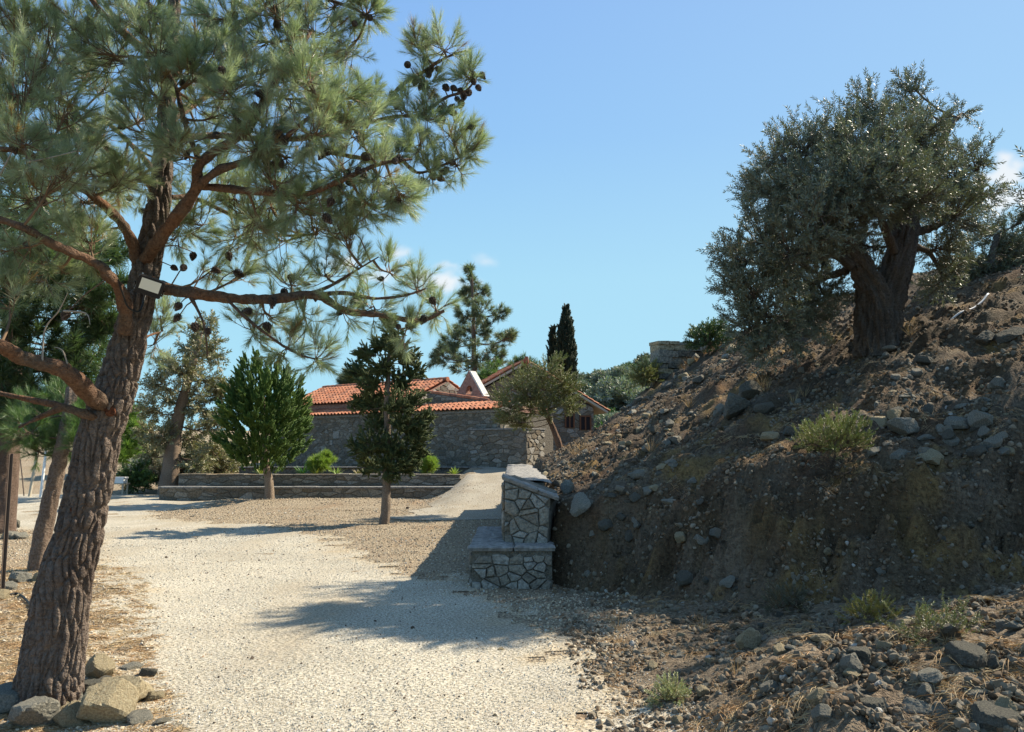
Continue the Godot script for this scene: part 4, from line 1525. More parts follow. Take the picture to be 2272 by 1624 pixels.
	for k in 70:
		var c := part("cone", K.cone, M.cone_scales, t)
		c.transform = Transform3D(aim(rnd3() + Vector3(0, -0.5, 0), rng.randf_range(0.6, 0.95)), tips[rng.randi() % tips.size()] + rnd3() * 0.05)
	# bare grey dead twigs on the shaded left
	var dt := MB.new()
	for s in [[[94, 800, 4.5], [100, 730, 4.5], [130, 690, 4.45], [150, 650, 4.4]], [[140, 690, 4.45], [190, 695, 4.5], [200, 720, 4.5]], [[155, 830, 4.65], [140, 780, 4.6], [120, 770, 4.6]], [[60, 360, 4.05], [110, 350, 4.0], [170, 335, 4.0]], [[0, 390, 4.1], [30, 330, 4.05]]]:
		limb(dt, at, s, 0.006, 0.002, 5)
	for k in dt.v.size(): dt.c.append(Color(0.32, 0.28, 0.23))
	part("dead_twigs", dt.mesh(true), M.twig, t)


func build_side_pines() -> void:
	rng.seed = 331
	# a thick pine at the left edge
	var at := P(4, 1180, 15.0)
	at.y = 0.0
	var t := thing("pine_tree", at, "shaded pine with shaggy trunk standing behind the steel stake", "tree")
	var pts := []
	for s in [[0, 1200, 15], [6, 1100, 15], [14, 1000, 15], [18, 900, 15], [24, 800, 15], [30, 680, 15], [40, 560, 15]]: pts.append(P(s[0], s[1], s[2]))
	var path := spline(pts, 26)
	part("trunk", trunk_mesh(path, taper(0.26, 0.14, path.size()), at, 44, 0.02, 300.0, 0.25, [Color(0.25, 0.19, 0.155), Color(0.17, 0.125, 0.10)]), M.bark, t)
	var loc := []
	for p in path: loc.append(p - at)
	var bl := px([[40, 560, 90], [120, 600, 80], [0, 620, 90], [70, 680, 90], [160, 680, 70], [200, 760, 60], [20, 750, 90], [110, 770, 80], [60, 840, 80], [160, 850, 60], [0, 880, 80], [100, 900, 60], [230, 640, 45], [200, 900, 40], [-60, 700, 90], [-60, 850, 90], [40, 480, 80], [130, 520, 70], [60, 430, 80], [170, 590, 60], [90, 640, 70], [230, 720, 40], [180, 810, 55], [40, 920, 60], [130, 950, 40], [-30, 560, 90], [250, 860, 35], [240, 560, 40]], 14.2, 0.9)
	crown(t, at, [loc], bl, {"meshes": K.far_tuft, "mat": M.needles, "subs": 22, "per": 3.2, "smin": 1.1, "smax": 1.7, "col": [Color(0.06, 0.10, 0.04), Color(0.11, 0.16, 0.065)], "stem": 0.025, "loose": 0.7})
	# a slim pine with bright low foliage
	at = P(82, 1272, 10.3)
	at.y = 0.0
	t = thing("pine_tree", at, "slim young pine leaning behind the large trunk, foliage brighter green", "tree")
	pts = []
	for s in [[80, 1285, 10.3], [92, 1200, 10.3], [112, 1110, 10.3], [128, 1040, 10.3], [138, 990, 10.3], [150, 930, 10.4], [160, 860, 10.5]]: pts.append(P(s[0], s[1], s[2]))
	path = spline(pts, 26)
	part("trunk", trunk_mesh(path, taper(0.115, 0.07, path.size()), at, 40, 0.012, 500.0, 0.3, [Color(0.30, 0.24, 0.19), Color(0.21, 0.16, 0.125)]), M.bark, t)
	loc = []
	for p in path: loc.append(p - at)
	bl = px([[60, 960, 40], [110, 930, 45], [160, 920, 45], [200, 950, 40], [80, 1000, 30], [150, 980, 35], [190, 985, 30], [120, 970, 40], [60, 920, 40], [220, 925, 30], [130, 880, 40]], 10.4, 0.5)
	crown(t, at, [loc], bl, {"meshes": K.shoot, "bake": true, "mat": M.needles, "subs": 22, "per": 3.4, "smin": 1.3, "smax": 1.9, "col": [Color(0.10, 0.18, 0.06), Color(0.16, 0.25, 0.085)], "stem": 0.014})
	# a bright young pine seen past the trunk
	at = P(285, 1075, 34.0)
	at.y = ground_h(at.x, 34.0)
	t = thing("pine_tree", at, "bright green young pine seen behind the large trunk, before the pale slope", "tree")
	pts = [at, P(285, 1000, 34.0), P(285, 945, 34)]
	path = spline(pts, 4)
	part("trunk", trunk_mesh(path, taper(0.12, 0.05, path.size()), at, 10, 0.01, 300, 0.3, [Color(0.22, 0.17, 0.13), Color(0.15, 0.11, 0.09)]), M.bark, t)
	loc = []
	for p in path: loc.append(p - at)
	crown(t, at, [loc], px([[290, 935, 22], [285, 960, 28], [300, 975, 25], [270, 990, 28], [300, 1005, 22], [280, 1015, 25], [285, 920, 14], [260, 960, 25]], 34.0, 0.4), {"meshes": K.far_tuft, "mat": M.needles, "subs": 16, "per": 3.0, "smin": 1.8, "smax": 2.6, "col": [Color(0.15, 0.25, 0.05), Color(0.24, 0.36, 0.08)], "stem": 0.02})


func build_olive() -> void:
	rng.seed = 341
	var at := P(1960, 768, 11.5)
	at.y = land(at.x, 11.5) - 0.25
	var t := thing("olive_tree", at, "old olive tree with massive twisted trunk and silver-green crown on the hill", "tree")
	var cols := [Color(0.21, 0.185, 0.155), Color(0.13, 0.112, 0.092)]
	var stems := [
		[[[1955, 800, 11.5], [1958, 740, 11.5], [1970, 660, 11.5], [1995, 580, 11.5], [2010, 500, 11.55], [2020, 440, 11.6]], [0.31, 0.23, 0.20, 0.185, 0.17, 0.13]],
		[[[1945, 790, 11.45], [1940, 700, 11.4], [1932, 640, 11.35], [1910, 590, 11.3], [1878, 545, 11.2], [1850, 500, 11.1]], [0.27, 0.23, 0.19, 0.145, 0.10, 0.075]],
	]
	var limbs := []
	for s in stems:
		var pts := []
		for p in s[0]: pts.append(P(p[0], p[1], p[2]))
		var path := spline(pts, 22)
		var rad := []
		for k in path.size():
			var f := k / 22.0
			rad.append(lerpf(s[1][int(f)], s[1][mini(int(f) + 1, 5)], f - int(f)))
		part("trunk", trunk_mesh(path, rad, at, 90, 0.022, 230.0, 0.12, cols, 0.55), M.bark, t)
		var loc := []
		for k in range(path.size() / 2, path.size(), 3): loc.append(path[k] - at)
		limbs.append(loc)
	for dd in [
		[0.10, 0.03, [[2010, 450, 11.55], [2040, 390, 11.5], [2080, 330, 11.6], [2120, 260, 11.8]]],
		[0.10, 0.03, [[2005, 480, 11.5], [1960, 400, 11.3], [1940, 330, 11.3], [1960, 260, 11.4]]],
		[0.075, 0.02, [[1985, 560, 11.4], [1960, 500, 11.1], [1940, 430, 10.9], [1900, 360, 10.9]]],
		[0.075, 0.02, [[1860, 520, 11.1], [1820, 450, 10.9], [1770, 390, 10.9], [1730, 340, 11.0]]],
		[0.07, 0.02, [[1890, 590, 11.2], [1840, 560, 11], [1780, 560, 10.8], [1700, 580, 10.9]]],
		[0.06, 0.02, [[1880, 600, 11.4], [1820, 620, 11.7], [1760, 650, 11.7], [1690, 690, 11.3]]],
		[0.07, 0.02, [[2020, 520, 11.6], [2080, 500, 11.9], [2130, 470, 12.0], [2180, 430, 12.0]]],
		[0.06, 0.02, [[2010, 540, 11.7], [2060, 560, 12.1], [2090, 610, 12.2]]],
		[0.07, 0.02, [[2000, 500, 11.7], [1950, 440, 12.4], [1880, 390, 12.9], [1780, 420, 13.0]]],
		[0.07, 0.02, [[2010, 480, 11.7], [2060, 430, 12.5], [2120, 450, 13.0]]]]:
		var mb := MB.new()
		limbs.append(limb(mb, at, dd[2], dd[0], dd[1], 10))
		for k in mb.v.size(): mb.c.append(mixc(cols[0], cols[1], nz.get_noise_3dv(mb.v[k] * 120.0) + 0.5))
		part("limb", mb.mesh(true), M.bark, t)
	var bl := []
	for b in [[1640, 575, 11.2, 55], [1690, 520, 11, 80], [1715, 430, 11, 80], [1715, 350, 11.4, 60], [1785, 335, 11, 80], [1800, 440, 10.6, 100], [1855, 290, 11.2, 75], [1880, 380, 10.6, 100], [1935, 245, 11.5, 70], [1960, 330, 10.8, 100], [2010, 215, 11.8, 42], [2020, 190, 11.8, 30], [2040, 300, 11.3, 80], [2000, 420, 10.8, 80], [2085, 285, 11.8, 42], [2135, 250, 12, 28], [2100, 380, 11.3, 80], [2155, 345, 11.8, 48], [2180, 430, 12, 46], [2120, 480, 11.5, 75], [1760, 560, 10.6, 90], [1670, 650, 11, 65], [1720, 700, 11, 65], [1780, 670, 11.6, 60], [1820, 620, 11.8, 55], [1850, 500, 10.6, 80], [1930, 470, 10.6, 70], [1645, 700, 11.3, 40], [1680, 745, 11.4, 35], [2080, 550, 12, 60], [2085, 630, 12.3, 42], [1900, 540, 12.2, 60], [2110, 590, 12.2, 40], [1730, 620, 10.9, 70], [1930, 600, 12.6, 45],
		[1900, 420, 9.9, 85], [1980, 380, 9.9, 75], [2060, 430, 10.1, 65], [1820, 480, 9.9, 75], [1615, 630, 11.3, 42], [1650, 735, 11.2, 45], [1700, 775, 11.1, 42], [1755, 740, 11.3, 50], [1800, 700, 11.6, 50], [1840, 655, 11.8, 45], [1610, 560, 11.3, 36], [1660, 420, 11.3, 40], [1750, 450, 12.9, 120], [1880, 350, 13, 120], [2030, 380, 13, 120], [2110, 470, 13, 80], [1720, 600, 12.6, 90], [1820, 520, 13, 100], [1960, 480, 13.2, 90]]:
		bl.append([P(b[0], b[1], b[2]), b[3] / F * b[2], pow(b[3] / 80.0, 1.6)])
	crown(t, at, limbs, bl, {"meshes": K.olive, "mat": M.olive_leaves, "subs": 52, "per": 4.6, "smin": 0.85, "smax": 1.3, "col": [Color(0.15, 0.165, 0.10), Color(0.27, 0.285, 0.205)], "stem": 0.022, "loose": 0.8, "bark": Color(0.13, 0.105, 0.08), "along": 0.75})
	# smaller olive beyond it, at the right edge
	at = P(2215, 660, 14.5)
	at.y = land(at.x, 14.5) - 0.1
	t = thing("olive_tree", at, "smaller low olive behind the old one, touching the hillside", "tree")
	var mb2 := MB.new()
	var l2 := limb(mb2, at, [[2215, 675, 14.5], [2205, 620, 14.5], [2200, 570, 14.5], [2215, 520, 14.6]], 0.10, 0.04)
	for k in mb2.v.size(): mb2.c.append(cols[k % 2])
	part("trunk", mb2.mesh(true), M.bark, t)
	crown(t, at, [l2], px([[2150, 570, 50, 0.7], [2200, 520, 45, 0.7], [2250, 540, 50, 0.7], [2190, 600, 45, 0.7], [2255, 600, 50, 0.7], [2120, 630, 45, 0.7], [2160, 640, 35, 0.6], [2100, 670, 30, 0.5], [2290, 560, 50, 0.7], [2275, 480, 30, 0.5], [2220, 560, 50, 0.9], [2140, 600, 40, 0.8], [2230, 640, 45, 0.8]], 14.5, 0.5), {"meshes": K.olive, "mat": M.olive_leaves, "subs": 44, "per": 4.0, "smin": 0.9, "smax": 1.4, "col": [Color(0.11, 0.125, 0.07), Color(0.20, 0.215, 0.14)], "stem": 0.018, "loose": 0.8, "bark": Color(0.13, 0.105, 0.08), "along": 0.7})


func build_third_olive() -> void:     # stands beside the frame; its shade lies over the foot of the bank
	rng.seed = 345
	var at := Vector3(7.0, land(7.0, 8.9) - 0.1, -8.9)
	var t := thing("olive_tree", at, "olive standing on the bank beside the view, shading the foot of the bank", "tree")
	var mb := MB.new()
	var s := spline([Vector3(0, -0.2, 0), Vector3(0.1, 0.5, 0), Vector3(-0.05, 1.0, 0.1), Vector3(0.1, 1.6, 0)], 5)
	mb.tube(s, taper(0.2, 0.08, s.size()), 12)
	for k in mb.v.size(): mb.c.append(Color(0.19, 0.155, 0.12))
	part("trunk", mb.mesh(true), M.bark, t)
	var bl := []
	for k in 16:
		bl.append([at + Vector3(0.15, 1.75, 0) + rnd3() * Vector3(0.85, 0.8, 1.1), 0.5, 1.0])
	crown(t, at, [s], bl, {"meshes": K.olive, "mat": M.olive_leaves, "subs": 34, "per": 3.6, "smin": 1.0, "smax": 1.5, "col": [Color(0.15, 0.165, 0.10), Color(0.27, 0.285, 0.205)], "stem": 0.018, "loose": 0.8, "bark": Color(0.13, 0.105, 0.08), "along": 0.7})


func simple_tree(called: String, label: String, at: Vector3, path_px: Array, r0: float, r1: float, blobs: Array, d: float, far: float, o: Dictionary, barkc := [Color(0.26, 0.21, 0.165), Color(0.17, 0.135, 0.105)], group := "") -> Node3D:
	var t := thing(called, at, label, "tree", group)
	var pts := []
	for s in path_px: pts.append(P(s[0], s[1], s[2] if s.size() > 2 else d))
	var path := spline(pts, 10)
	part("trunk", trunk_mesh(path, taper(r0, r1, path.size()), at, 18, r0 * 0.1, 300.0, 0.25, barkc), M.bark, t)
	var loc := []
	for k in range(path.size() / 4, path.size()): loc.append(path[k] - at)
	crown(t, at, [loc], px(blobs, d, far), o)
	return t


func build_mid_trees() -> void:
	rng.seed = 351
	# round green juniper before the terrace wall
	var d := 23.4
	var at := P(598, 1110, d)
	at.y = ground_h(at.x, d)
	var t := thing("juniper_tree", at, "dense round bright green juniper on a short pale trunk before the terrace", "tree")
	var pts := [at + Vector3(0, -0.1, 0), P(597, 1070, d), P(590, 1030, d), P(586, 960, d), P(584, 880, d)]
	var path := spline(pts, 8)
	part("trunk", trunk_mesh(path, taper(0.15, 0.05, path.size()), at, 16, 0.008, 300, 0.25, [Color(0.40, 0.33, 0.25), Color(0.29, 0.235, 0.175)]), M.bark, t)
	var sets := [Copies.new(), Copies.new(), Copies.new()]
	var cen := P(585, 925, d) - at
	var rx := 103.0 / F * d
	var ry := 138.0 / F * d
	var clumps := []
	for k in 150:
		var y := 1.0 - 2.0 * (k + 0.5) / 150.0
		var a := k * 2.39996 + rng.randf() * 0.4
		var ring := sqrt(1.0 - y * y)
		if y > 0: ring = pow(ring, 0.9) * (1.0 - 0.25 * y)
		clumps.append(Vector3(cos(a) * ring, y, sin(a) * ring))
	for k in 60: clumps.append(rnd3() * 0.75)
	for c in clumps:
		var base: Vector3 = cen + Vector3(c.x * rx, c.y * ry, c.z * rx) * rng.randf_range(0.66, 0.9) * (1.0 + 0.22 * nz.get_noise_3dv(c * 60.0))
		var dir := (Vector3(c.x, maxf(c.y, 0.0) * 0.8 + 0.75, c.z)).normalized()
		var ln := rng.randf_range(0.28, 0.7)
		var tone := rng.randf()
		for e in 24:
			var f := rng.randf()
			var p: Vector3 = base + dir * ln * (f - 0.4) + rnd3() * 0.16 * (1.15 - f)
			sets[rng.randi() % 3].put(aim(dir + rnd3() * 0.55, rng.randf_range(0.4, 0.75)), p, mixc(Color(0.05, 0.105, 0.025), Color(0.15, 0.24, 0.045), tone * 0.55 + rng.randf() * 0.45))
	for k in 3: scatter("crown", sets[k], K.plume[k], M.scale_foliage, t).set_meta("kind", "stuff")
	# dark thin cypress-like tree nearer
	d = 17.2
	at = P(855, 1157, d)
	at.y = ground_h(at.x, d)
	simple_tree("cypress_tree", "dark ragged young cypress with thin bare grey trunk on the dirt", at, [[851, 1165], [856, 1130], [858, 1060], [860, 980], [858, 900], [862, 820], [868, 740], [868, 705]], 0.115, 0.025,
		[[866, 715, 14, 0.5], [868, 740, 24, 0.6], [880, 775, 28], [845, 765, 24, 0.8], [805, 785, 22, 0.7], [785, 825, 22, 0.7], [850, 815, 36], [905, 800, 28, 0.8], [895, 850, 36], [925, 825, 20, 0.6], [815, 850, 30, 0.8], [830, 890, 40], [880, 900, 40], [795, 895, 24, 0.7], [925, 890, 24, 0.6], [840, 940, 42, 1.1], [900, 940, 38], [930, 965, 30], [825, 985, 42, 1.1], [880, 1000, 46, 1.2], [795, 1000, 26, 0.7], [935, 1000, 22, 0.7], [860, 1035, 40, 1.1], [815, 1035, 24, 0.7], [908, 1035, 24, 0.7], [945, 930, 18, 0.5]], d, 0.45,
		{"meshes": K.plume, "mat": M.scale_foliage, "subs": 54, "per": 5.2, "smin": 0.28, "smax": 0.5, "col": [Color(0.06, 0.085, 0.03), Color(0.15, 0.18, 0.07)], "stem": 0.012, "loose": 1.0, "along": 0.95, "sweep": Vector3(0, 0.35, 0), "bark": Color(0.12, 0.09, 0.065)}, [Color(0.34, 0.29, 0.23), Color(0.24, 0.20, 0.155)])
	# tall grey-green tree left of the terrace
	d = 28.0
	at = P(378, 1095, d)
	at.y = ground_h(at.x, d) - 0.05
	simple_tree("gum_tree", "tall airy grey-green tree with pale leaning trunk at the terrace end", at, [[372, 1100], [380, 1040], [384, 990], [395, 930], [410, 870], [430, 800], [445, 740]], 0.36, 0.06,
		[[440, 738, 20, 0.6], [460, 725, 16, 0.5], [425, 775, 30], [465, 785, 30], [400, 825, 30], [450, 840, 38], [365, 815, 24, 0.7], [350, 855, 22, 0.7], [335, 905, 26, 0.8], [395, 895, 38], [455, 900, 38], [325, 955, 22, 0.7], [365, 970, 26], [430, 970, 38], [480, 940, 28], [450, 1030, 34], [480, 1010, 28], [415, 1050, 24], [335, 1005, 22, 0.7], [500, 870, 24], [490, 1060, 26], [520, 1050, 26]], d, 1.2,
		{"meshes": K.leafy, "mat": M.leaves, "subs": 26, "per": 3.6, "smin": 1.3, "smax": 2.1, "col": [Color(0.20, 0.20, 0.11), Color(0.36, 0.32, 0.18)], "stem": 0.035, "loose": 0.9, "sweep": Vector3(0, -0.1, 0), "along": 0.8}, [Color(0.36, 0.29, 0.22), Color(0.25, 0.195, 0.15)])
	# tall pine behind the chapel
	d = 45.0
	at = P(1053, 960, d)
	at.y = 0.5
	simple_tree("pine_tree", "tall open pine rising behind the chapel roof", at, [[1056, 1000], [1055, 900], [1052, 800], [1050, 700], [1046, 600]], 0.26, 0.05,
		[[1046, 603, 10, 0.5], [1044, 630, 15, 0.6], [1062, 650, 20], [1036, 660, 18], [1072, 690, 26], [1030, 700, 26], [1050, 735, 34], [1010, 750, 26], [1090, 735, 26], [1112, 695, 14, 0.6], [1120, 755, 18, 0.8], [1000, 790, 26], [980, 790, 18, 0.7], [1060, 790, 40], [1100, 795, 28], [1030, 820, 32], [966, 800, 13, 0.5], [1136, 745, 10, 0.4], [990, 765, 18, 0.7], [1075, 830, 30]], d, 1.6,
		{"meshes": K.far_tuft, "mat": M.needles, "subs": 20, "per": 2.8, "smin": 1.5, "smax": 2.6, "col": [Color(0.125, 0.165, 0.095), Color(0.23, 0.265, 0.175)], "stem": 0.035, "loose": 0.6, "sweep": Vector3(0, 0.4, 0)})
	# dense rounder pines between the two roofs
	for e in [[1105, 835, 42.0, "rounded green pine crown between the bell gable and the far roof", 30.0, Color(0.10, 0.17, 0.05)], [1160, 815, 50.0, "blue-green pine crown showing above the far house ridge", 24.0, Color(0.08, 0.13, 0.06)], [780, 840, 48.0, "small dark tree top peeping over the chapel ridge", 16.0, Color(0.06, 0.085, 0.05)]]:
		at = P(e[0], 960, e[2])
		at.y = 0.5
		simple_tree("pine_tree", e[3], at, [[e[0], 985], [e[0], 900], [e[0] + 2, e[1]]], 0.2, 0.06, [[e[0], e[1], e[4]], [e[0] - e[4] * 0.9, e[1] + e[4] * 0.6, e[4] * 0.8], [e[0] + e[4] * 0.9, e[1] + e[4] * 0.5, e[4] * 0.8], [e[0], e[1] + e[4] * 1.2, e[4] * 1.2]], e[2], 1.0,
			{"meshes": K.far_tuft, "mat": M.needles, "subs": 26, "per": 3.0, "smin": 1.8, "smax": 2.6, "col": [e[5], e[5] * 1.6], "stem": 0.03, "loose": 0.7})
	# two slender cypresses
	for e in [[1258, 692, 40.0, 18.0, "taller slender dark cypress behind the far house"], [1228, 737, 41.0, 9.5, "shorter narrower dark cypress beside the taller one"]]:
		d = e[2] + 8.0
		at = P(e[0], 920, d)
		at.y = 1.0
		t = thing("cypress_tree", at, e[4], "tree")
		var top := P(e[0], e[1], d) - at
		var low := P(e[0], 850, d) - at
		path = spline([Vector3(0, -0.5, 0), low * 0.5, low, top * 0.9], 4)
		var mb := MB.new()
		mb.tube(path, taper(0.18, 0.03, path.size()), 8)
		for k in mb.v.size(): mb.c.append(Color(0.2, 0.16, 0.12))
		part("trunk", mb.mesh(true), M.bark, t)
		sets = [Copies.new(), Copies.new()]
		var r: float = e[3] / F * d
		var h := top.y - low.y + 1.2
		for k in int(h * r * 420):
			var f := rng.randf()
			var prof := pow(sin(PI * (0.10 + 0.9 * pow(1.0 - f, 0.75)) * 0.62), 1.0)
			if f > 0.75: prof *= (1.0 - f) / 0.25 * 0.85 + 0.15
			var a := rng.randf() * TAU
			var rr := r * prof * pow(rng.randf(), 0.3) * (1.0 + 0.25 * nz.get_noise_2d(a * 60.0, f * 900.0))
			var p := Vector3(cos(a) * rr, low.y - 1.2 + f * h, sin(a) * rr)
			sets[rng.randi() % 2].put(aim(Vector3(cos(a) * 0.35, 1.0, sin(a) * 0.35) + rnd3() * 0.25, rng.randf_range(1.0, 1.7)), p, mixc(Color(0.018, 0.032, 0.018), Color(0.045, 0.065, 0.035), rng.randf()))
		for k in 2: scatter("crown", sets[k], K.plume[k], M.scale_foliage, t).set_meta("kind", "stuff")
	# small leaning thorny tree by the chapel corner
	d = 20.0
	at = P(1243, 1006, d)
	at.y = land(at.x, d) - 0.05
	simple_tree("thorn_tree", "small leaning tree with airy olive-brown crown beside the chapel corner", at, [[1246, 1016], [1240, 985], [1225, 945], [1210, 915], [1195, 885]], 0.095, 0.04,
		[[1110, 880, 28, 0.8], [1140, 850, 28, 0.8], [1175, 835, 28, 0.8], [1215, 825, 24, 0.7], [1250, 840, 24, 0.7], [1165, 875, 34], [1205, 865, 34], [1245, 875, 30], [1130, 905, 30, 0.9], [1175, 910, 34], [1220, 905, 30], [1265, 900, 24, 0.8], [1120, 930, 18, 0.6], [1150, 940, 20, 0.7], [1235, 800, 12, 0.4], [1270, 860, 18, 0.6]], d, 0.55,
		{"meshes": K.small_leafy, "mat": M.leaves, "subs": 36, "per": 4.0, "smin": 0.9, "smax": 1.6, "col": [Color(0.155, 0.17, 0.06), Color(0.30, 0.29, 0.12)], "stem": 0.014, "loose": 0.9, "along": 0.8}, [Color(0.30, 0.20, 0.14), Color(0.20, 0.13, 0.09)])


func shrub(called: String, label: String, category: String, at: Vector3, r: float, h: float, o: Dictionary, group := "") -> Node3D:
	var t := thing(called, at, label, category, group)
	var bl := []
	var n: int = o.get("blobs", 6)
	for k in n:
		var a := k * 2.4
		var rr := r * (0.25 if k == 0 else 0.6)
		bl.append([at + Vector3(cos(a) * rr, h * (0.75 if k == 0 else rng.randf_range(0.35, 0.65)), sin(a) * rr), r * 0.55, 1.0])
	crown(t, at, [[Vector3(0, 0.02, 0), Vector3(0, h * 0.25, 0)]], bl, o)
	return t


func build_shrubs() -> void:
	rng.seed = 371
	# green-gold bush on the bank, with its dead dark underside
	var p := on_land(1850, 1010)
	shrub("bank_shrub", "bright yellow-green wiry shrub growing out of the shaded bank", "shrub", p + Vector3(0, -0.05, 0), 0.36, 0.42, {"meshes": K.small_leafy, "mat": M.leaves, "subs": 34, "per": 3.4, "smin": 0.35, "smax": 0.6, "col": [Color(0.20, 0.22, 0.06), Color(0.34, 0.34, 0.11)], "stem": 0.006, "blobs": 9, "sweep": Vector3(0, 0.8, 0)})
	p = on_land(1850, 1060)
	shrub("dead_shrub", "tangle of dead dark twigs hanging below the green bank shrub", "shrub", p + Vector3(0, -0.02, 0.03), 0.30, 0.2, {"meshes": K.small_leafy, "mat": M.twig, "subs": 22, "per": 1.5, "smin": 0.3, "smax": 0.5, "col": [Color(0.05, 0.04, 0.03), Color(0.09, 0.07, 0.05)], "stem": 0.005, "blobs": 6, "sweep": Vector3(0, -0.3, 0), "bark": Color(0.07, 0.055, 0.04)})
	for e in [[1935, 1385, 0.16, 0.14, "yellow-green herb tuft at the shadow edge below the bank", Color(0.22, 0.22, 0.05), Color(0.36, 0.28, 0.06)], [2075, 1425, 0.22, 0.14, "low dusty green herb among the rubble beside the big angular stone", Color(0.16, 0.17, 0.07), Color(0.26, 0.25, 0.12)], [1742, 1358, 0.2, 0.16, "dim dusty herb tuft in the shade of the bank", Color(0.10, 0.10, 0.06), Color(0.15, 0.14, 0.09)], [1485, 1560, 0.10, 0.09, "small pale grass tuft at the gravel edge", Color(0.34, 0.36, 0.17), Color(0.46, 0.44, 0.25)]]:
		p = on_land(e[0], e[1])
		shrub("herb_tuft", e[4], "plant", p, e[2], e[3], {"meshes": K.small_leafy, "mat": M.leaves, "subs": 12, "per": 2.6, "smin": 0.3, "smax": 0.55, "col": [e[5], e[6]], "stem": 0.003, "blobs": 6, "sweep": Vector3(0, 0.5, 0)})
	# bush on the skyline left of the olive
	p = on_land(1575, 765, 10, 30)
	if p.z < -29.0: p = Vector3(P(1575, 765, 24).x, land(P(1575, 765, 24).x, 24.0), -24.0)
	shrub("skyline_bush", "dark green bush on the crest between the ruined wall and the olive", "shrub", p, 0.62, 0.75, {"meshes": K.leafy, "mat": M.leaves, "subs": 20, "per": 3.2, "smin": 0.8, "smax": 1.3, "col": [Color(0.06, 0.10, 0.035), Color(0.14, 0.18, 0.06)], "stem": 0.012, "blobs": 9})
	p = Vector3(P(1452, 870, 24.6).x, 0, -24.8)
	p.y = land(p.x, 24.8)
	shrub("skyline_bush", "yellow-green bush at the foot of the ruined wall", "shrub", p + Vector3(-0.15, -0.1, -0.3), 0.42, 1.1, {"meshes": K.small_leafy, "mat": M.leaves, "subs": 20, "per": 3.2, "smin": 1.2, "smax": 1.8, "col": [Color(0.22, 0.22, 0.07), Color(0.34, 0.31, 0.12)], "stem": 0.012, "blobs": 8})
	# bushes left of the terrace
	shrub("garden_bush", "dark green bush beside the small table", "shrub", ground(P(300, 1095, 28.5)), 0.55, 1.0, {"meshes": K.leafy, "mat": M.leaves, "subs": 20, "per": 3.4, "smin": 0.9, "smax": 1.4, "col": [Color(0.05, 0.10, 0.025), Color(0.11, 0.19, 0.05)], "stem": 0.012, "blobs": 8})
	shrub("garden_bush", "silvery grey bush at the foot of the tall airy tree", "shrub", ground(P(345, 1095, 29.5)), 0.75, 1.3, {"meshes": K.olive, "mat": M.olive_leaves, "subs": 26, "per": 3.6, "smin": 1.3, "smax": 2.0, "col": [Color(0.30, 0.31, 0.27), Color(0.42, 0.43, 0.38)], "stem": 0.012, "blobs": 9})
	shrub("garden_bush", "olive-green hedge bush behind the left end of the terrace", "shrub", Vector3(P(480, 1050, 30).x, 0.7, -30.0), 1.0, 1.0, {"meshes": K.leafy, "mat": M.leaves, "subs": 26, "per": 3.6, "smin": 1.2, "smax": 1.8, "col": [Color(0.10, 0.13, 0.05), Color(0.20, 0.22, 0.10)], "stem": 0.012, "blobs": 10})
	# terrace plants
	for e in [[712, 1050, 24.0, 48.0, "round yellow-green shrub on the terrace beside broad-leaved plants"], [950, 1050, 18.0, 40.0, "small yellow-green dwarf pine near the terrace corner"]]:
		var q := P(e[0], e[1], 26.6)
		q.y = 0.72
		shrub("terrace_shrub", e[4], "shrub", q, e[2] / F * 26.6, e[3] / F * 26.6, {"meshes": K.far_tuft, "mat": M.needles, "subs": 18, "per": 3.0, "smin": 0.8, "smax": 1.1, "col": [Color(0.20, 0.30, 0.05), Color(0.34, 0.44, 0.09)], "stem": 0.01, "blobs": 8, "sweep": Vector3(0, 0.7, 0)})
	for e in [[672, 0.42, 0.34, "broad-leaved bright green plant at the terrace edge", Color(0.16, 0.30, 0.06)], [700, 0.3, 0.3, "yellowish leafy plant below the round terrace shrub", Color(0.30, 0.32, 0.08)], [748, 0.28, 0.3, "spiky pale green plant on the terrace", Color(0.26, 0.33, 0.12)], [795, 0.22, 0.22, "small dry leafy plant on the terrace behind the dark cypress", Color(0.28, 0.22, 0.12)], [815, 0.18, 0.25, "small green plant on the terrace behind the dark cypress trunk", Color(0.18, 0.22, 0.08)], [1008, 0.16, 0.28, "little yellow-green seedling at the terrace corner", Color(0.32, 0.36, 0.07)], [580, 0.35, 0.3, "low yellow plant on the terrace under the juniper", Color(0.30, 0.32, 0.07)]]:
		var q := P(e[0], 1050, 26.2)
		q.y = 0.74
		var t := thing("terrace_plant", q, e[3], "plant")
		var mb := MB.new()
		for k in 26:
			var a := k * 2.4
			var el := rng.randf_range(0.35, 1.35)
			leaf(mb, Vector3(cos(a), 0, sin(a)) * 0.03, Vector3(cos(a) * cos(el), sin(el), sin(a) * cos(el)), Vector3.UP, e[2] * rng.randf_range(0.7, 1.3), 0.05, mixc(e[4], e[4] * 1.5, rng.randf()))
		part("leaves", mb.mesh(true), M.leaves, t)
	# far hill shrubs
	var protos := []
	for e in [[Color(0.22, 0.24, 0.17), Color(0.38, 0.39, 0.31)], [Color(0.07, 0.13, 0.035), Color(0.13, 0.20, 0.06)], [Color(0.14, 0.155, 0.095), Color(0.25, 0.26, 0.18)], [Color(0.05, 0.07, 0.04), Color(0.09, 0.11, 0.06)]]:
		protos.append(e)
	var spots := []
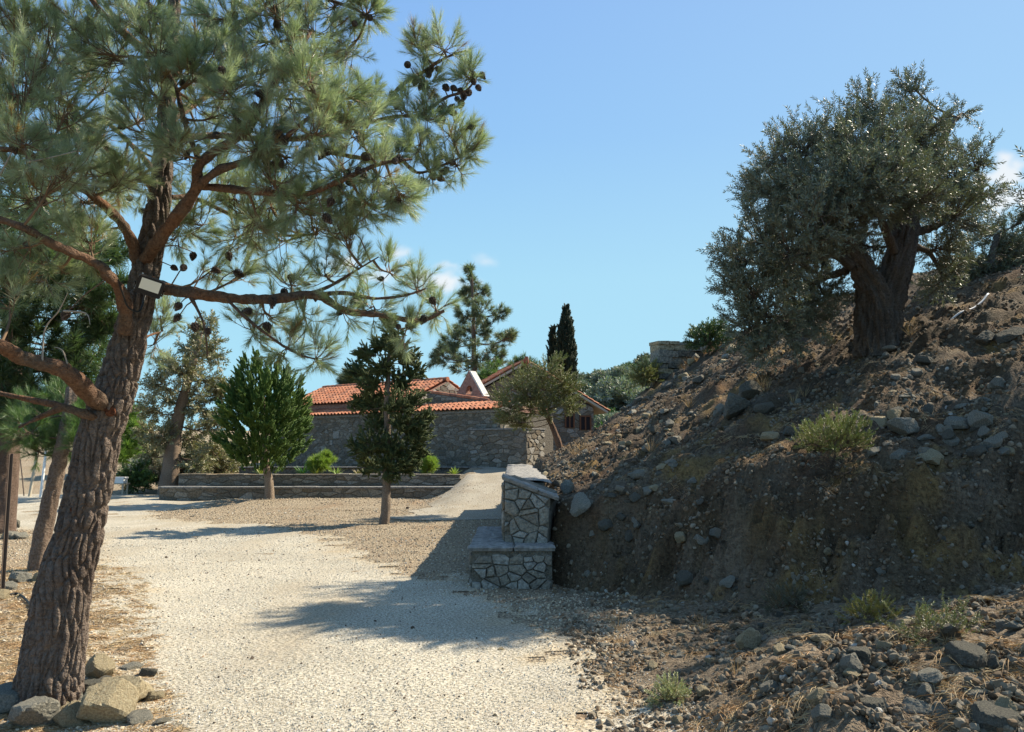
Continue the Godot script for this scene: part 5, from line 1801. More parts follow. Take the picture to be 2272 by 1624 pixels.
	for k in 64:
		var uu := rng.randf_range(1235, 1475)
		var dd := 70.0 + 82.0 * pow(rng.randf(), 0.8)
		var q := P(uu, 800, dd)
		spots.append([q.x, dd, rng.randf_range(0.9, 1.9) * (1.15 - 0.3 * sm(100, 150, dd)), [0, 0, 2, 2, 1, 3][rng.randi() % 6]])
	spots.append_array([[P(1378, 880, 66).x, 66.0, 1.9, 0], [P(1418, 880, 68).x, 68.0, 1.6, 1], [P(1345, 865, 74).x, 74.0, 2.0, 1], [P(1300, 850, 80).x, 80.0, 1.9, 3], [P(1400, 800, 148).x, 148.0, 1.5, 2], [P(1437, 790, 146).x, 146.0, 1.7, 3], [P(1365, 840, 100).x, 100.0, 3.0, 0]])
	var kinds := ["silvery grey shrub on the far hillside", "fresh green shrub on the far hillside", "olive-grey shrub on the far hillside", "dark shrub on the far hillside"]
	var first := {}
	for s in spots:
		var at := Vector3(s[0], far_h(s[0], s[1]) - 0.2, -s[1])
		if not first.has(s[3]):
			var t := shrub("hill_shrub", kinds[s[3]], "shrub", at, 1.0, 1.25, {"meshes": K.leafy, "mat": M.leaves, "subs": 30, "per": 3.4, "smin": 1.9, "smax": 3.0, "col": protos[s[3]], "stem": 0.03, "blobs": 10, "twigs": false}, "shrubs on the far hillside")
			t.scale = Vector3.ONE * s[2]
			first[s[3]] = t
		else:
			var c: Node3D = first[s[3]].duplicate()
			c.name = numbered("hill_shrub")
			add_child(c, true)
			c.position = at
			c.scale = Vector3(s[2] * rng.randf_range(0.85, 1.3), s[2] * rng.randf_range(0.8, 1.1), s[2])
			c.rotation.y = rng.randf() * TAU


func ground(p: Vector3) -> Vector3:
	return Vector3(p.x, ground_h(p.x, -p.z), p.z)


# ---------------------------------------------------------------- stones and small growth
func rock(label: String, p: Vector3, size: float, kind: int, m: String, group := "", called := "rock", sink := 0.3, turn := -1.0) -> void:
	var o := part(called, K.rock[kind % 8], M[m], self)
	var n := land_normal(p.x, -p.z)
	var b := Basis(Quaternion(Vector3.UP, Vector3.UP.lerp(n, 0.6).normalized()))
	var a := rng.randf() * TAU if turn < 0 else turn
	b = b * Basis(Vector3.UP, a) * Basis(Vector3.RIGHT, rng.randf_range(-0.25, 0.25))
	var ht: float = [0.72, 0.5, 0.85, 0.38][kind % 4] * 0.75
	o.transform = Transform3D(b.scaled(Vector3.ONE * size), p + n * size * (ht - sink))
	tag(o, label, "rock", group)


func build_rocks() -> void:
	rng.seed = 391
	# ring of stones round the foot of the big pine: [u, v, size px, kind, material, label]
	var ring := [
		[12, 1560, 45, 0, "rock_grey", "grey stone left of the big pine's foot"],
		[85, 1590, 52, 4, "rock_grey", "wide grey lichen-spotted stone before the big pine's foot"],
		[130, 1568, 30, 1, "rock_tan", "flat tan stone leaning on the big pine's foot"],
		[155, 1598, 34, 2, "rock_tan", "small rounded tan stone in the ring round the big pine"],
		[160, 1553, 34, 5, "rock_grey", "grey-topped tan stone touching the pine trunk"],
		[232, 1582, 58, 6, "rock_tan", "biggest squared tan boulder in the ring round the pine"],
		[205, 1535, 30, 0, "rock_dark", "dark grey stone against the right of the pine trunk"],
		[275, 1530, 62, 1, "rock_tan", "broad weathered tan boulder lying beside the gravel"],
		[222, 1492, 34, 2, "rock_tan", "upright tan stone behind the boulders at the pine"],
		[238, 1512, 30, 3, "rock_dark", "flat dark stone between the boulders at the pine"],
		[290, 1478, 24, 7, "rock_grey", "small grey slab behind the broad tan boulder"],
		[325, 1495, 24, 5, "rock_dark", "dark stone at the outer end of the pine ring"],
		[340, 1548, 18, 0, "rock_tan", "small loose tan stone outside the pine ring"],
		[315, 1588, 30, 3, "rock_grey", "flat grey slab at the gravel edge"],
		[360, 1596, 20, 7, "rock_grey", "thin grey slab sliver on the gravel edge"]]
	for e in ring:
		var p := on_land(e[0], e[1] + e[2] * 0.4)
		rock(e[5], p, e[2] * 1.3 / F * -p.z, e[3], e[4], "stones round the pine", "ring_stone", 0.10)
	# rows of stones on the left dirt
	for e in [[48, 1292, 28, 0, "rock_grey"], [90, 1290, 20, 2, "rock_tan"], [15, 1310, 22, 4, "rock_grey"], [5, 1330, 22, 6, "rock_tan"], [20, 1195, 20, 0, "rock_grey"], [50, 1195, 22, 5, "rock_grey"], [32, 1172, 18, 2, "rock_dark"], [5, 1190, 16, 3, "rock_tan"], [40, 1325, 14, 1, "rock_tan"]]:
		var p := on_land(e[0], e[1])
		rock("grey stone in the row edging the dirt behind the pine", p, e[2] / F * -p.z, e[3], e[4], "edging stones on the left dirt", "edging_stone", 0.2)
	# stones one can name on the bank and the rubble
	for e in [
		[1670, 1425, 40, 2, "rock_tan", "smooth pale angular stone on the shadow edge of the rubble"],
		[2142, 1455, 48, 0, "rock_dark", "big dark angular stone standing on the rubble"],
		[2060, 1490, 42, 7, "rock_grey", "grey slab with sunlit edge among the rubble"],
		[2045, 1565, 52, 1, "rock_grey", "long grey stone lying low in the rubble"],
		[1890, 1490, 34, 5, "rock_tan", "pale wedge stone in the middle of the rubble"],
		[1915, 1455, 36, 4, "rock_dark", "dark rough stone above the pale wedge"],
		[2200, 1600, 60, 0, "rock_dark", "dark boulder cut by the picture's lower edge"],
		[1735, 1450, 26, 6, "rock_tan", "squat tan stone beside the smooth pale one"],
		[1820, 1410, 30, 3, "rock_tan", "flat reddish tan stone on the rubble crest"],
		[2205, 1475, 28, 2, "rock_dark", "dark stone right of the big angular one"],
		[1640, 900, 44, 2, "rock_dark", "tall grey boulder standing in the upper bank"],  # darker stone on this and the next two boulders paints in their shade
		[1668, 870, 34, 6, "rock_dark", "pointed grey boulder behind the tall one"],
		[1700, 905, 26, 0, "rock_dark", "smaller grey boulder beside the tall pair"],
		[1500, 975, 20, 4, "rock_grey", "rounded grey boulder halfway up the slope"],
		[1835, 965, 26, 1, "rock_tan", "tan stone above the bank shrub"],
		[1712, 968, 24, 0, "rock_tan", "tan stone left of the bank shrub"],
		[1755, 955, 30, 5, "rock_dark", "dark boulder left of the bank shrub"],
		[1950, 930, 26, 1, "rock_tan", "flat tan stone stacked right of the bank shrub"],
		[1985, 920, 24, 2, "rock_tan", "upright tan stone in the stack right of the shrub"],
		[2010, 945, 40, 4, "rock_grey", "lichened grey boulder below the stack"],
		[2120, 940, 30, 0, "rock_grey", "pale grey boulder on the bank lip"],
		[2180, 930, 32, 6, "rock_grey", "cracked grey boulder at the right of the bank lip"],
		[2190, 960, 22, 2, "rock_grey", "round grey stone with pale top on the bank lip"],
		[2225, 965, 22, 5, "rock_grey", "pale grey stone at the end of the bank lip"],
		[1940, 998, 30, 1, "rock_grey", "banded grey stone under the bank lip"],
		[2000, 1000, 32, 7, "rock_grey", "jagged grey stone right of the banded one"],
		[2060, 1005, 36, 3, "rock_tan", "long brown slab sunk in the bank top"],
		[2045, 800, 24, 0, "rock_dark", "dark boulder on the sunlit slope below the olive"],
		[1975, 768, 26, 3, "rock_grey", "pale flat stone at the foot of the olive"],
		[2190, 745, 36, 5, "rock_dark", "dark split boulder beside the white hose"],
		[2240, 735, 40, 7, "rock_dark", "long dark ledge stone at the right of the hose"],
		[2215, 850, 22, 2, "rock_grey", "round stone on the mossy slope"],
		[1590, 1180, 20, 6, "rock_grey", "pale wedge of stone stuck in the shaded cut"],
		[1615, 1285, 26, 3, "rock_grey", "flat pale stone low in the shaded cut"],
		[1520, 1280, 22, 0, "rock_dark", "rounded dull stone at the foot of the shaded cut"],
		[1260, 1085, 26, 2, "rock_grey", "pale squarish stone on the slope behind the pillar"],
		[1210, 1055, 16, 0, "rock_tan", "small tan stone lying on the wall cap"],
		[1290, 1110, 36, 1, "rock_grey", "grey slab sliding off the slope by the pillar"],
		[1240, 1075, 18, 4, "rock_dark", "dark stone wedged behind the wall cap"],
		[1375, 1080, 18, 5, "rock_grey", "grey stone among rubble above the pillar"],
		[1450, 1480, 18, 2, "rock_tan", "pale pointed stone at the shadow edge by the drive"],
		[1340, 1430, 16, 1, "rock_grey", "flat grey stone in the shade of the verge"],
		[1112, 1442, 9, 0, "rock_tan", "small tan stone on the gravel at the shadow edge"],
		[1097, 1590, 8, 2, "rock_dark", "lone black pebble on the sunlit gravel"],
		[1404, 1582, 9, 0, "rock_dark", "dark pebble on the gravel near the grass tuft"],
		[1210, 1440, 10, 5, "rock_tan", "brown pebble on the edge of the olive's shadow"],
		[1338, 1452, 8, 0, "rock_tan", "tan pebble beside the shadow of the verge"]]:
		var p := on_land(e[0], e[1] + e[2] * 0.35)
		rock(e[5], p, e[2] / F * -p.z, e[3], e[4], "", "rock", 0.14)
	var p0 := on_land(903, 1258)
	var rb := part("fallen_cone", K.cone, M.cone_scales, self)
	rb.transform = Transform3D(aim(Vector3(1, 0.1, 0.3), 1.2), ground(P(901, 1127, 21.5)) + Vector3(0, 0.03, 0))
	tag(rb, "reddish brown pine cone lying on the dirt before the terrace", "pine cone")
	# the crest stones and the many loose stones of the bank, rubble and slope
	var zones := [
		# u0, v0, u1, v1, count, size lo, size hi (m), label, group
		[1250, 1050, 1560, 1200, 34, 0.05, 0.14, "stone in the rubble slope above the pillar", "rubble above the pillar"],
		[1330, 900, 1640, 1040, 34, 0.06, 0.16, "stone on the upper slope below the ruined wall", "stones on the upper slope"],
		[1320, 880, 1460, 930, 12, 0.12, 0.25, "lichened crest stone at the foot of the far roof", "stones on the slope crest"],
		[1480, 770, 1640, 870, 22, 0.12, 0.3, "ledge stone below the ruined wall", "ledge stones by the ruin"],
		[1900, 900, 2272, 1010, 34, 0.05, 0.15, "stone along the lip of the bank", "stones along the bank lip"],
		[1750, 780, 2272, 900, 34, 0.04, 0.12, "stone on the mossy sunlit slope", "stones on the mossy slope"],
		[1500, 1380, 2272, 1610, 84, 0.03, 0.11, "stone in the sunlit rubble verge", "stones in the rubble verge"],
		[1300, 1380, 1900, 1470, 22, 0.02, 0.05, "stone in the shaded verge", "stones in the shaded verge"],
		[1250, 1180, 2272, 1370, 30, 0.03, 0.08, "stone stuck in the shaded bank", "stones in the shaded bank"],
		[1230, 1000, 1300, 1060, 10, 0.05, 0.12, "stone beside the thorn tree's foot", "stones at the thorn tree"]]
	for z in zones:
		for k in z[4]:
			var p := on_land(rng.randf_range(z[0], z[2]), rng.randf_range(z[1], z[3]))
			if p.z < -39.0: continue
			var kind := rng.randi() % 8
			var tone := rng.randi() % 4
			var size := rng.randf_range(z[5], z[6])
			var look: String = ["larger ", "small "][int(size < (z[5] + z[6]) * 0.5)] + ["grey ", "grey ", "tan ", "dark "][tone] + ["blocky ", "long ", "lumpy ", "flat "][kind % 4]
			rock(look + z[7], p, size * 0.75, kind, ["rock_grey", "rock_grey", "rock_tan", "rock_dark"][tone], z[8], "loose_stone", 0.34 if z[4] == 30 else 0.24)


func litter() -> void:
	rng.seed = 401
	# gravel of the drive
	var sets := [Copies.new(), Copies.new(), Copies.new()]
	var n := 0
	while n < 190000:
		var d := 3.2 + 13.0 * pow(rng.randf(), 1.9)
		var x := rng.randf_range(-0.72, 0.68) * (d + 0.5) 
		if x > 1.1: 
			n += 1
			continue
		n += 1
		var w := drive_fast(x, d) + nz.get_noise_2d(x * 60.0, d * 60.0) * 0.7 + nz.get_noise_2d(x * 240.0, d * 240.0) * 0.35
		if w < -1.2 or rng.randf() > 0.10 + sm(-0.5, 0.7, w) * 0.9: continue
		if rng.randf() < (nz.get_noise_2d(x * 26.0 + 50.0, d * 9.0) - 0.02) * 2.6: continue
		var s := rng.randf_range(0.0028, 0.0072) * (1.0 + maxf(0.0, d - 6.0) * 0.07)
		if rng.randf() < 0.03: s *= 1.9
		var g := rng.randf_range(0.75, 1.25)
		var c := Color(0.55, 0.51, 0.425) * g
		var q := rng.randf()
		if q < 0.008:
			c = Color(0.10, 0.075, 0.055)
			s *= 1.8
		elif q < 0.16: c = Color(0.30, 0.285, 0.25) * g
		elif q < 0.22: c = Color(0.36, 0.24, 0.15) * g
		elif q < 0.30: c = Color(0.66, 0.63, 0.56) * g
		c = Color(minf(c.r, 0.8), minf(c.g, 0.8), minf(c.b, 0.8))
		sets[rng.randi() % 3].put(Basis.from_euler(Vector3(rng.randf() * 6.0, rng.randf() * 6.0, rng.randf() * 6.0)) * s, Vector3(x, ground_h(x, d) + 0.007 + s * 0.25, -d), c)
	var t := thing("gravel", Vector3.ZERO, "loose pale gravel covering the curving drive", "gravel")
	t.set_meta("kind", "stuff")
	for k in 3: scatter("gravel_stones", sets[k], K.chip[k], M.pebble, t).set_meta("kind", "stuff")
	# small scree on the hill, the verge and the bare dirt
	sets = [Copies.new(), Copies.new(), Copies.new(), Copies.new()]
	for k in 140000:
		var d := 3.2 + 20.0 * pow(rng.randf(), 2.0)
		var x := rng.randf_range(-0.05, 0.85) * (d + 0.5)
		var h: float
		if x < 0.45 and d < 9.6: continue
		if x < 0.5 and d >= 9.6: continue
		h = land(x, d)
		var patch := nz.get_noise_2d(x * 55.0 + 77.0, d * 55.0) + 0.25
		if rng.randf() > 0.25 + patch * 1.4: continue
		var sz := 0.007 + 0.034 * pow(rng.randf(), 2.6)
		sz *= 1.0 + maxf(0.0, d - 7.0) * 0.06
		var g := rng.randf_range(0.6, 1.3)
		var c := (Color(0.185, 0.155, 0.112) if rng.randf() < 0.5 else Color(0.14, 0.098, 0.06)) * g
		if rng.randf() < 0.006: c = Color(0.36, 0.34, 0.30)
		var nn := land_normal(x, d) if k % 3 == 0 else Vector3(0, 0.9, 0.2)
		sets[rng.randi() % 4].put(Basis.from_euler(Vector3(rng.randf() * 6.0, rng.randf() * 6.0, rng.randf() * 6.0)) * sz, Vector3(x, h, -d) + nn * sz * 0.08, Color(c.r, c.g, c.b))
	t = thing("scree", Vector3.ZERO, "small broken stones scattered over bank, verge and slope", "scree")
	t.set_meta("kind", "stuff")
	for k in 4: scatter("scree_stones", sets[k], K.stone[k], M.pebble, t).set_meta("kind", "stuff")
	# clods and chips on the dirt
	sets = [Copies.new(), Copies.new(), Copies.new()]
	for k in 60000:
		var d := 3.4 + 22.0 * pow(rng.randf(), 1.3)
		var x := rng.randf_range(-0.72, 0.15) * (d + 0.5)
		if drive_fast(x, d) > 0.25 or (x > -0.15 and d > 9.0): continue
		if d > 24.5: continue
		var sz := 0.006 + 0.014 * pow(rng.randf(), 2.5) + d * 0.0004
		var g := rng.randf_range(0.65, 1.25)
		var c := (Color(0.47, 0.385, 0.27) if rng.randf() < 0.8 else Color(0.30, 0.22, 0.145)) * g
		if rng.randf() < 0.06: c = Color(0.52, 0.49, 0.42)
		sets[rng.randi() % 3].put(Basis.from_euler(Vector3(rng.randf() * 6.0, rng.randf() * 6.0, rng.randf() * 6.0)) * sz, Vector3(x, ground_h(x, d) + sz * 0.2, -d), Color(c.r, c.g, c.b))
	t = thing("dirt_clods", Vector3.ZERO, "small clods and chips scattered on the tan dirt", "dirt")
	t.set_meta("kind", "stuff")
	for k in 3: scatter("clods", sets[k], K.chip[k], M.pebble, t).set_meta("kind", "stuff")
	# fallen needles and straw
	var mb := MB.new()
	for k in 14:
		var a := rng.randf() * TAU
		ribbon(mb, Vector3(rng.randf_range(-0.05, 0.05), 0.004, rng.randf_range(-0.05, 0.05)), Vector3(cos(a), rng.randf_range(0, 0.25), sin(a)).normalized(), rng.randf_range(0.05, 0.12), 0.003, 0.3, Color(1, 1, 1) * rng.randf_range(0.7, 1.2))
	var straw := mb.mesh(true)
	var cp := Copies.new()
	for k in 6500:
		var left := k % 2 == 0
		var d := 3.6 + 7.0 * pow(rng.randf(), 1.5)
		var x := rng.randf_range(-0.72, -0.38) * d if left else rng.randf_range(0.12, 0.72) * d
		if left and drive_fast(x, d) > 0.3: continue
		if not left and nz.get_noise_2d(x * 70.0, d * 70.0 + 300.0) < 0.0: continue
		if land_normal(x, d).y < 0.8: continue
		var c := mixc(Color(0.42, 0.25, 0.12), Color(0.50, 0.40, 0.24), rng.randf())
		cp.put(Basis(Quaternion(Vector3.UP, land_normal(x, d))) * Basis(Vector3.UP, rng.randf() * TAU) * rng.randf_range(0.7, 1.4), Vector3(x, land(x, d) + 0.008, -d), c)
	t = thing("needle_litter", Vector3.ZERO, "fallen brown needles and straw strewn over dirt and rubble", "litter")
	t.set_meta("kind", "stuff")
	scatter("needles", cp, straw, M.dry_grass, t).set_meta("kind", "stuff")
	# dry grass tufts
	mb = MB.new()
	for k in 26:
		var a := rng.randf() * TAU
		var e := rng.randf_range(0.05, 0.75)
		ribbon(mb, Vector3(cos(a), 0, sin(a)) * 0.015, Vector3(cos(a) * sin(e), cos(e), sin(a) * sin(e)), rng.randf_range(0.10, 0.24), 0.0032, rng.randf_range(0.0, 0.4), Color(1, 1, 1) * rng.randf_range(0.7, 1.2), 3)
	for k in mb.c.size(): mb.c[k] *= Color(0.46, 0.33, 0.17)
	K.grass = mb.mesh(true)
	var spots := [[1635, 1500, 1.0, "straw-coloured grass tuft on the rubble verge"], [1600, 1540, 0.8, "straw-coloured grass tuft on the rubble verge"], [1760, 895, 0.8, "dry orange grass tuft on the bank above the shrub"], [1785, 880, 0.7, "dry orange grass tuft on the bank above the shrub"], [1445, 1003, 0.9, "pale dry grass on the slope below the ruin"], [1530, 905, 0.9, "pale dry grass on the slope below the ruin"], [1700, 870, 1.1, "dry grass around the tall grey boulders"], [1690, 860, 1.0, "dry grass around the tall grey boulders"], [1940, 790, 0.7, "grey dry herb at the olive's foot"], [2020, 745, 0.9, "grey dry herb at the olive's foot"], [1290, 1000, 0.9, "dry grass at the thorn tree's foot"], [1275, 1010, 0.9, "dry grass at the thorn tree's foot"], [1370, 1400, 0.9, "thin dry stalks in the shaded verge"], [1560, 1400, 0.9, "thin dry stalks in the shaded verge"], [1980, 1450, 0.8, "straw tuft beside the dusty herb"], [2110, 1440, 1.0, "straw tuft beside the dusty herb"], [1520, 1590, 0.7, "straw tuft near the pale grass tuft"]]
	for s in spots:
		var p := on_land(s[0], s[1])
		var g := part("dry_grass", K.grass, M.dry_grass, self)
		g.transform = Transform3D(Basis(Vector3.UP, rng.randf() * TAU) * clampf(s[2] * (-p.z / 7.0), 0.6, 1.6), p)
		tag(g, s[3], "grass", "dry grass tufts")
	# dry grass on top of the ruin
	cp = Copies.new()
	for k in 140:
		var p := P(rng.randf_range(1500, 1640), 790, rng.randf_range(24.5, 28.0))
		p.y = land(p.x, -p.z)
		cp.put(Basis(Vector3.UP, rng.randf() * TAU) * rng.randf_range(0.8, 1.5), p, Color(1.1, 1.0, 0.95))
	t = thing("crest_grass", Vector3.ZERO, "dry golden grass along the crest beside the ruined wall", "grass")
	t.set_meta("kind", "stuff")
	scatter("grass_blades", cp, K.grass, M.dry_grass, t).set_meta("kind", "stuff")


# ---------------------------------------------------------------- made things
func build_hardware() -> void:
	rng.seed = 411
	# floodlight strapped to the trunk
	var p := P(332, 637, 4.86)
	var t := thing("floodlight", p, "black floodlight with pale glass panel strapped to the pine trunk", "lamp")
	var face := Basis.from_euler(Vector3(0.45, 0.35, -0.30))
	var mb := MB.new()
	var rr := PackedVector2Array()
	for c in [[0.065, 0.045, 0.0], [-0.065, 0.045, 0.5], [-0.065, -0.045, 1.0], [0.065, -0.045, 1.5]]:
		for k in 4:
			var a: float = c[2] * PI + k / 3.0 * PI / 2.0
			rr.append(Vector2(c[0] + 0.012 * cos(a), c[1] + 0.012 * sin(a)))
	mb.prism(rr, face * Vector3(0, 0, 0.0), face.x, face.y, face * Vector3(0, 0, -0.035))
	part("housing", mb.mesh(false), M.black_metal, t)
	mb = MB.new()
	for k in 9:
		mb.box(Vector3(-0.06 + k * 0.014, -0.04, -0.055), Vector3(-0.055 + k * 0.014, 0.04, -0.036), Transform3D(face, Vector3.ZERO))
	part("cooling_fins", mb.mesh(false), M.black_metal, t)
	mb = MB.new()
	mb.box(Vector3(-0.058, -0.024, 0.001), Vector3(0.058, 0.046, 0.004), Transform3D(face, Vector3.ZERO))
	part("glass_panel", mb.mesh(false), M.lamp_panel, t)
	mb = MB.new()
	mb.tube([face * Vector3(-0.085, 0, -0.01), face * Vector3(-0.085, -0.05, -0.07), face * Vector3(0.0, -0.055, -0.09), face * Vector3(0.085, -0.05, -0.07), face * Vector3(0.085, 0, -0.01)], [0.006, 0.006, 0.006, 0.006, 0.006], 6)
	part("bracket", mb.mesh(true), M.black_metal, t)
	mb = MB.new()
	mb.tube([P(300, 640, 4.9) - p, P(318, 605, 4.88) - p], [0.008, 0.005], 7)
	part("sensor_stalk", mb.mesh(true), M.white_plastic, t)
	var cable := part("lamp_cable", tube_mesh([P(322, 655, 4.93), P(310, 690, 4.86), P(285, 682, 4.80), P(272, 650, 4.74), P(262, 620, 4.68)], 0.006, 6), M.black_rubber, self)
	tag(cable, "black cable looping from the floodlight round the left limb", "cable")
	# steel stake at the left edge
	var a := ground(P(6, 1300, 8.6))
	var st := thing("steel_stake", a, "thin dark steel stake standing at the left edge", "stake")
	mb = MB.new()
	mb.box(Vector3(-0.016, -0.1, -0.016), Vector3(0.016, 1.45, -0.010))
	mb.box(Vector3(-0.016, -0.1, -0.010), Vector3(-0.010, 1.45, 0.016))
	part("angle_bar", mb.mesh(false), M.rusty_steel, st)
	# irrigation pipes
	var hp := []
	for s in [[-20, 1340], [15, 1325], [40, 1322], [62, 1340], [75, 1365]]:
		var q := on_land(s[0], s[1])
		hp.append(q + Vector3(0, 0.02, 0))
	tag(part("irrigation_pipe", tube_mesh(hp, 0.012, 7), M.black_rubber, self), "black irrigation pipe lying on the dirt behind the pine", "pipe")
	hp = []
	var arch := [0.03, 0.05, 0.09, 0.14, 0.16, 0.12, 0.05]
	var k2 := 0
	for s in [[2098, 738], [2130, 722], [2160, 700], [2180, 680], [2192, 665], [2196, 655], [2190, 652]]:
		var dd := lerpf(12.0, 12.6, k2 / 6.0)
		var q := P(s[0], s[1], dd)
		q.y = maxf(q.y, land(q.x, dd) + 0.02)
		hp.append(q)
		k2 += 1
	tag(part("white_hose", tube_mesh(hp, 0.016, 8), M.white_plastic, self), "white plastic hose curving over the slope right of the olive", "hose")
	# table with a crate, white pole, slanting poles at the far left
	var o := ground(P(260, 1097, 27.6))
	t = thing("small_table", o, "small pale wooden table beyond the gravel, beside the dark green bush", "table")
	mb = MB.new()
	mb.box(Vector3(-0.32, 0.36, -0.22), Vector3(0.32, 0.40, 0.22))
	part("table_top", mb.mesh(false), M.pale_wood, t)
	for lx in [-0.26, 0.26]:
		for lz in [-0.16, 0.16]:
			mb = MB.new()
			mb.tube([Vector3(lx, 0, lz), Vector3(lx, 0.36, lz)], [0.03, 0.03], 8)
			part("leg", mb.mesh(true), M.pale_wood, t)
	t = thing("white_crate", o + Vector3(0.06, 0.40, 0), "small white box standing on the table", "box")
	mb = MB.new()
	mb.box(Vector3(-0.2, 0.0, -0.15), Vector3(0.2, 0.14, 0.15))
	part("box", mb.mesh(false), M.white_plastic, t)
	mb = MB.new()
	mb.box(Vector3(-0.22, 0.143, -0.17), Vector3(0.22, 0.2, 0.17))
	part("lid", mb.mesh(false), M.white_plastic, t)
	for e in [[91, 1082, 104, 985, 26.5, 0.045, "white_plastic", "white leaning post before the pale slope", "post"], [66, 1080, 84, 1000, 27.0, 0.05, "pale_wood", "pale wooden post leaning beside the white one", "post"], [56, 1076, 44, 1010, 27.5, 0.02, "rusty_steel", "thin dark rod slanting beside the wooden post", "rod"]]:
		var b0 := ground(P(e[0], e[1], e[4]))
		var b1 := P(e[2], e[3], e[4] + 0.2)
		t = thing("leaning_post", b0, e[7], e[8])
		mb = MB.new()
		mb.tube([Vector3(0, -0.1, 0), (b1 - b0) * 0.5, b1 - b0], [e[5], e[5] * 0.95, e[5] * 0.9], 10)
		part("shaft", mb.mesh(true), M[e[6]], t)


func tube_mesh(pts: Array, r: float, seg: int) -> ArrayMesh:
	var s := spline(pts, 6)
	var mb := MB.new()
	mb.tube(s, taper(r, r, s.size()), seg)
	return mb.mesh(true)


# ---------------------------------------------------------------- sky
func build_sky() -> PanoramaSkyMaterial:
	# clear air: radiance by height (as displayed, before exposure), paler towards the sun; small fair-weather wisps low round the horizon
	var w := 2048
	var h := 1024
	var k := 1.0 / 1.9
	var stops := [[0.0, 0.44, 0.80, 0.94], [12.0, 0.37, 0.71, 0.93], [22.0, 0.225, 0.50, 0.91], [31.0, 0.165, 0.39, 0.86], [55.0, 0.115, 0.25, 0.52], [90.0, 0.085, 0.19, 0.41]]
	var small := Image.create(256, 128, false, Image.FORMAT_RGBAF)
	var sd := SUN.normalized()
	for y in 128:
		var el := 90.0 - (y + 0.5) / 128.0 * 180.0
		var c := Color(stops[0][1], stops[0][2], stops[0][3])
		if el > 0:
			for e in stops.size() - 1:
				if el >= stops[e][0] and el <= stops[e + 1][0]:
					var t: float = (el - stops[e][0]) / (stops[e + 1][0] - stops[e][0])
					c = Color(stops[e][1], stops[e][2], stops[e][3]).lerp(Color(stops[e + 1][1], stops[e + 1][2], stops[e + 1][3]), t)
		else:
			c = Color(0.20, 0.17, 0.13)
		for x in 256:
			var az := (x + 0.5) / 256.0 * TAU
			var dir := Vector3(sin(az) * cos(deg_to_rad(el)), sin(deg_to_rad(el)), -cos(az) * cos(deg_to_rad(el)))
			var g := pow(maxf(0.0, 0.5 + 0.5 * dir.dot(sd)), 3.5) * 0.50 if el > 0 else 0.0
			var q := c.lerp(Color(0.60, 0.84, 1.0), g) * k
			small.set_pixel(x, y, Color(q.r, q.g, q.b, 1.0))
	small.resize(w, h, Image.INTERPOLATE_BILINEAR)
	var im := small
	var fn := FastNoiseLite.new()
	fn.frequency = 0.02
	fn.fractal_octaves = 5
	fn.seed = 9
	rng.seed = 421
	var puffs := []      # azimuth (radians from straight ahead, to the right), elevation, half width, half height, strength
	for e in [[-0.092, 0.212, 0.034, 0.012, 1.0], [-0.145, 0.242, 0.014, 0.006, 0.8], [-0.17, 0.212, 0.024, 0.009, 0.8], [-0.21, 0.228, 0.022, 0.010, 0.7], [-0.035, 0.236, 0.018, 0.006, 0.4], [0.565, 0.278, 0.022, 0.022, 1.3], [0.60, 0.27, 0.02, 0.02, 0.9]]: puffs.append(e)
	for e in 26: puffs.append([rng.randf_range(0.8, TAU - 0.6), rng.randf_range(0.15, 0.32), rng.randf_range(0.02, 0.05), rng.randf_range(0.007, 0.014), rng.randf_range(0.4, 1.0)])
	for p in puffs:
		var cx: float = p[0] / TAU * w
		var cy: float = (0.5 - p[1] / PI) * h
		var rx: float = p[2] / TAU * w * 1.6
		var ry: float = p[3] / PI * h * 1.8
		for y in range(int(cy - ry), int(cy + ry) + 1):
			for x in range(int(floor(cx - rx)), int(cx + rx) + 1):
				var q := Vector2((x - cx) / rx, (y - cy) / ry)
				var f := 1.0 - q.length()
				if f <= 0: continue
				f = f * 1.3 + fn.get_noise_2d(x * 4.0, y * 6.0) * 1.1 - 0.3
				var a := clampf(f * p[4], 0, 0.85)
				if a <= 0.0: continue
				var old := im.get_pixel(posmod(x, w), y)
				im.set_pixel(posmod(x, w), y, old.lerp(Color(0.93 * k, 0.95 * k, 0.97 * k, 1.0), a))
	var s := PanoramaSkyMaterial.new()
	s.panorama = ImageTexture.create_from_image(im)
	return s


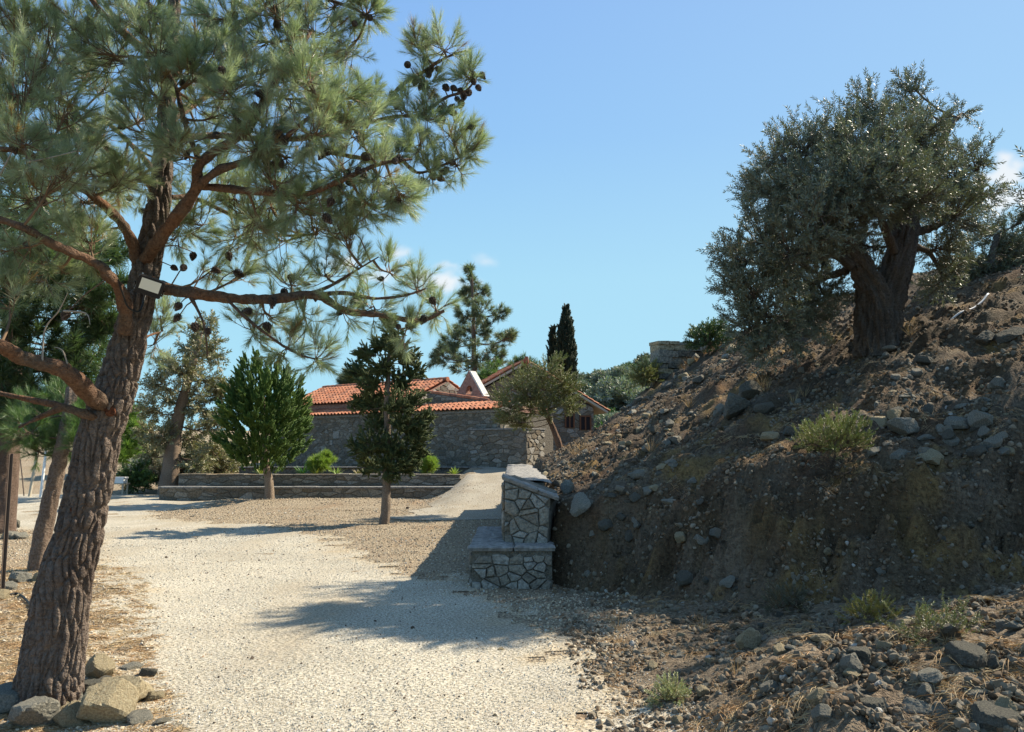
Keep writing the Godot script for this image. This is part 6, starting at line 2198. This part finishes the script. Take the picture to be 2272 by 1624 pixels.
func _ready() -> void:
	nz.noise_type = FastNoiseLite.TYPE_SIMPLEX_SMOOTH
	nz.frequency = 0.02
	nz.fractal_octaves = 4
	nz.seed = 4
	cell.noise_type = FastNoiseLite.TYPE_CELLULAR
	cell.frequency = 0.02
	cell.cellular_return_type = FastNoiseLite.RETURN_DISTANCE2_SUB
	cell.cellular_jitter = 1.0
	cell.fractal_type = FastNoiseLite.FRACTAL_NONE
	cell.seed = 6
	# camera
	var cam := Camera3D.new()
	cam.name = "camera"
	add_child(cam)
	cam.position = Vector3(0, EYE, 0)
	cam.rotation = Vector3(atan(TILT), 0, 0)
	cam.fov = rad_to_deg(2.0 * atan(CY / F))
	cam.far = 900.0
	cam.current = true
	# sky and exposure
	var env := Environment.new()
	env.background_mode = Environment.BG_SKY
	env.sky = Sky.new()
	env.sky.sky_material = build_sky()
	env.tonemap_mode = Environment.TONE_MAPPER_LINEAR
	env.tonemap_exposure = 1.9
	env.sdfgi_enabled = true
	env.ssao_enabled = true
	env.ssil_enabled = true
	var we := WorldEnvironment.new()
	we.name = "environment"
	we.environment = env
	add_child(we)
	# sun
	var sun := DirectionalLight3D.new()
	sun.name = "sun"
	add_child(sun)
	sun.basis = Basis.looking_at(-SUN.normalized())
	sun.light_color = Color(1.0, 0.95, 0.86)
	sun.light_energy = 1.6
	sun.light_angular_distance = 0.5
	sun.shadow_enabled = true

	var t0 := Time.get_ticks_msec()
	materials()
	solve_hill()
	shared_meshes()
	print("meshes ", Time.get_ticks_msec() - t0)
	build_land()
	print("land ", Time.get_ticks_msec() - t0)
	build_chapel()
	build_house_behind()
	build_terrace()
	build_gate_wall()
	build_ruin()
	print("walls ", Time.get_ticks_msec() - t0)
	build_pine()
	build_side_pines()
	build_olive()
	build_third_olive()
	print("big trees ", Time.get_ticks_msec() - t0)
	build_mid_trees()
	build_shrubs()
	print("trees ", Time.get_ticks_msec() - t0)
	build_rocks()
	print("rocks ", Time.get_ticks_msec() - t0)
	litter()
	build_hardware()
	print("done ", Time.get_ticks_msec() - t0)
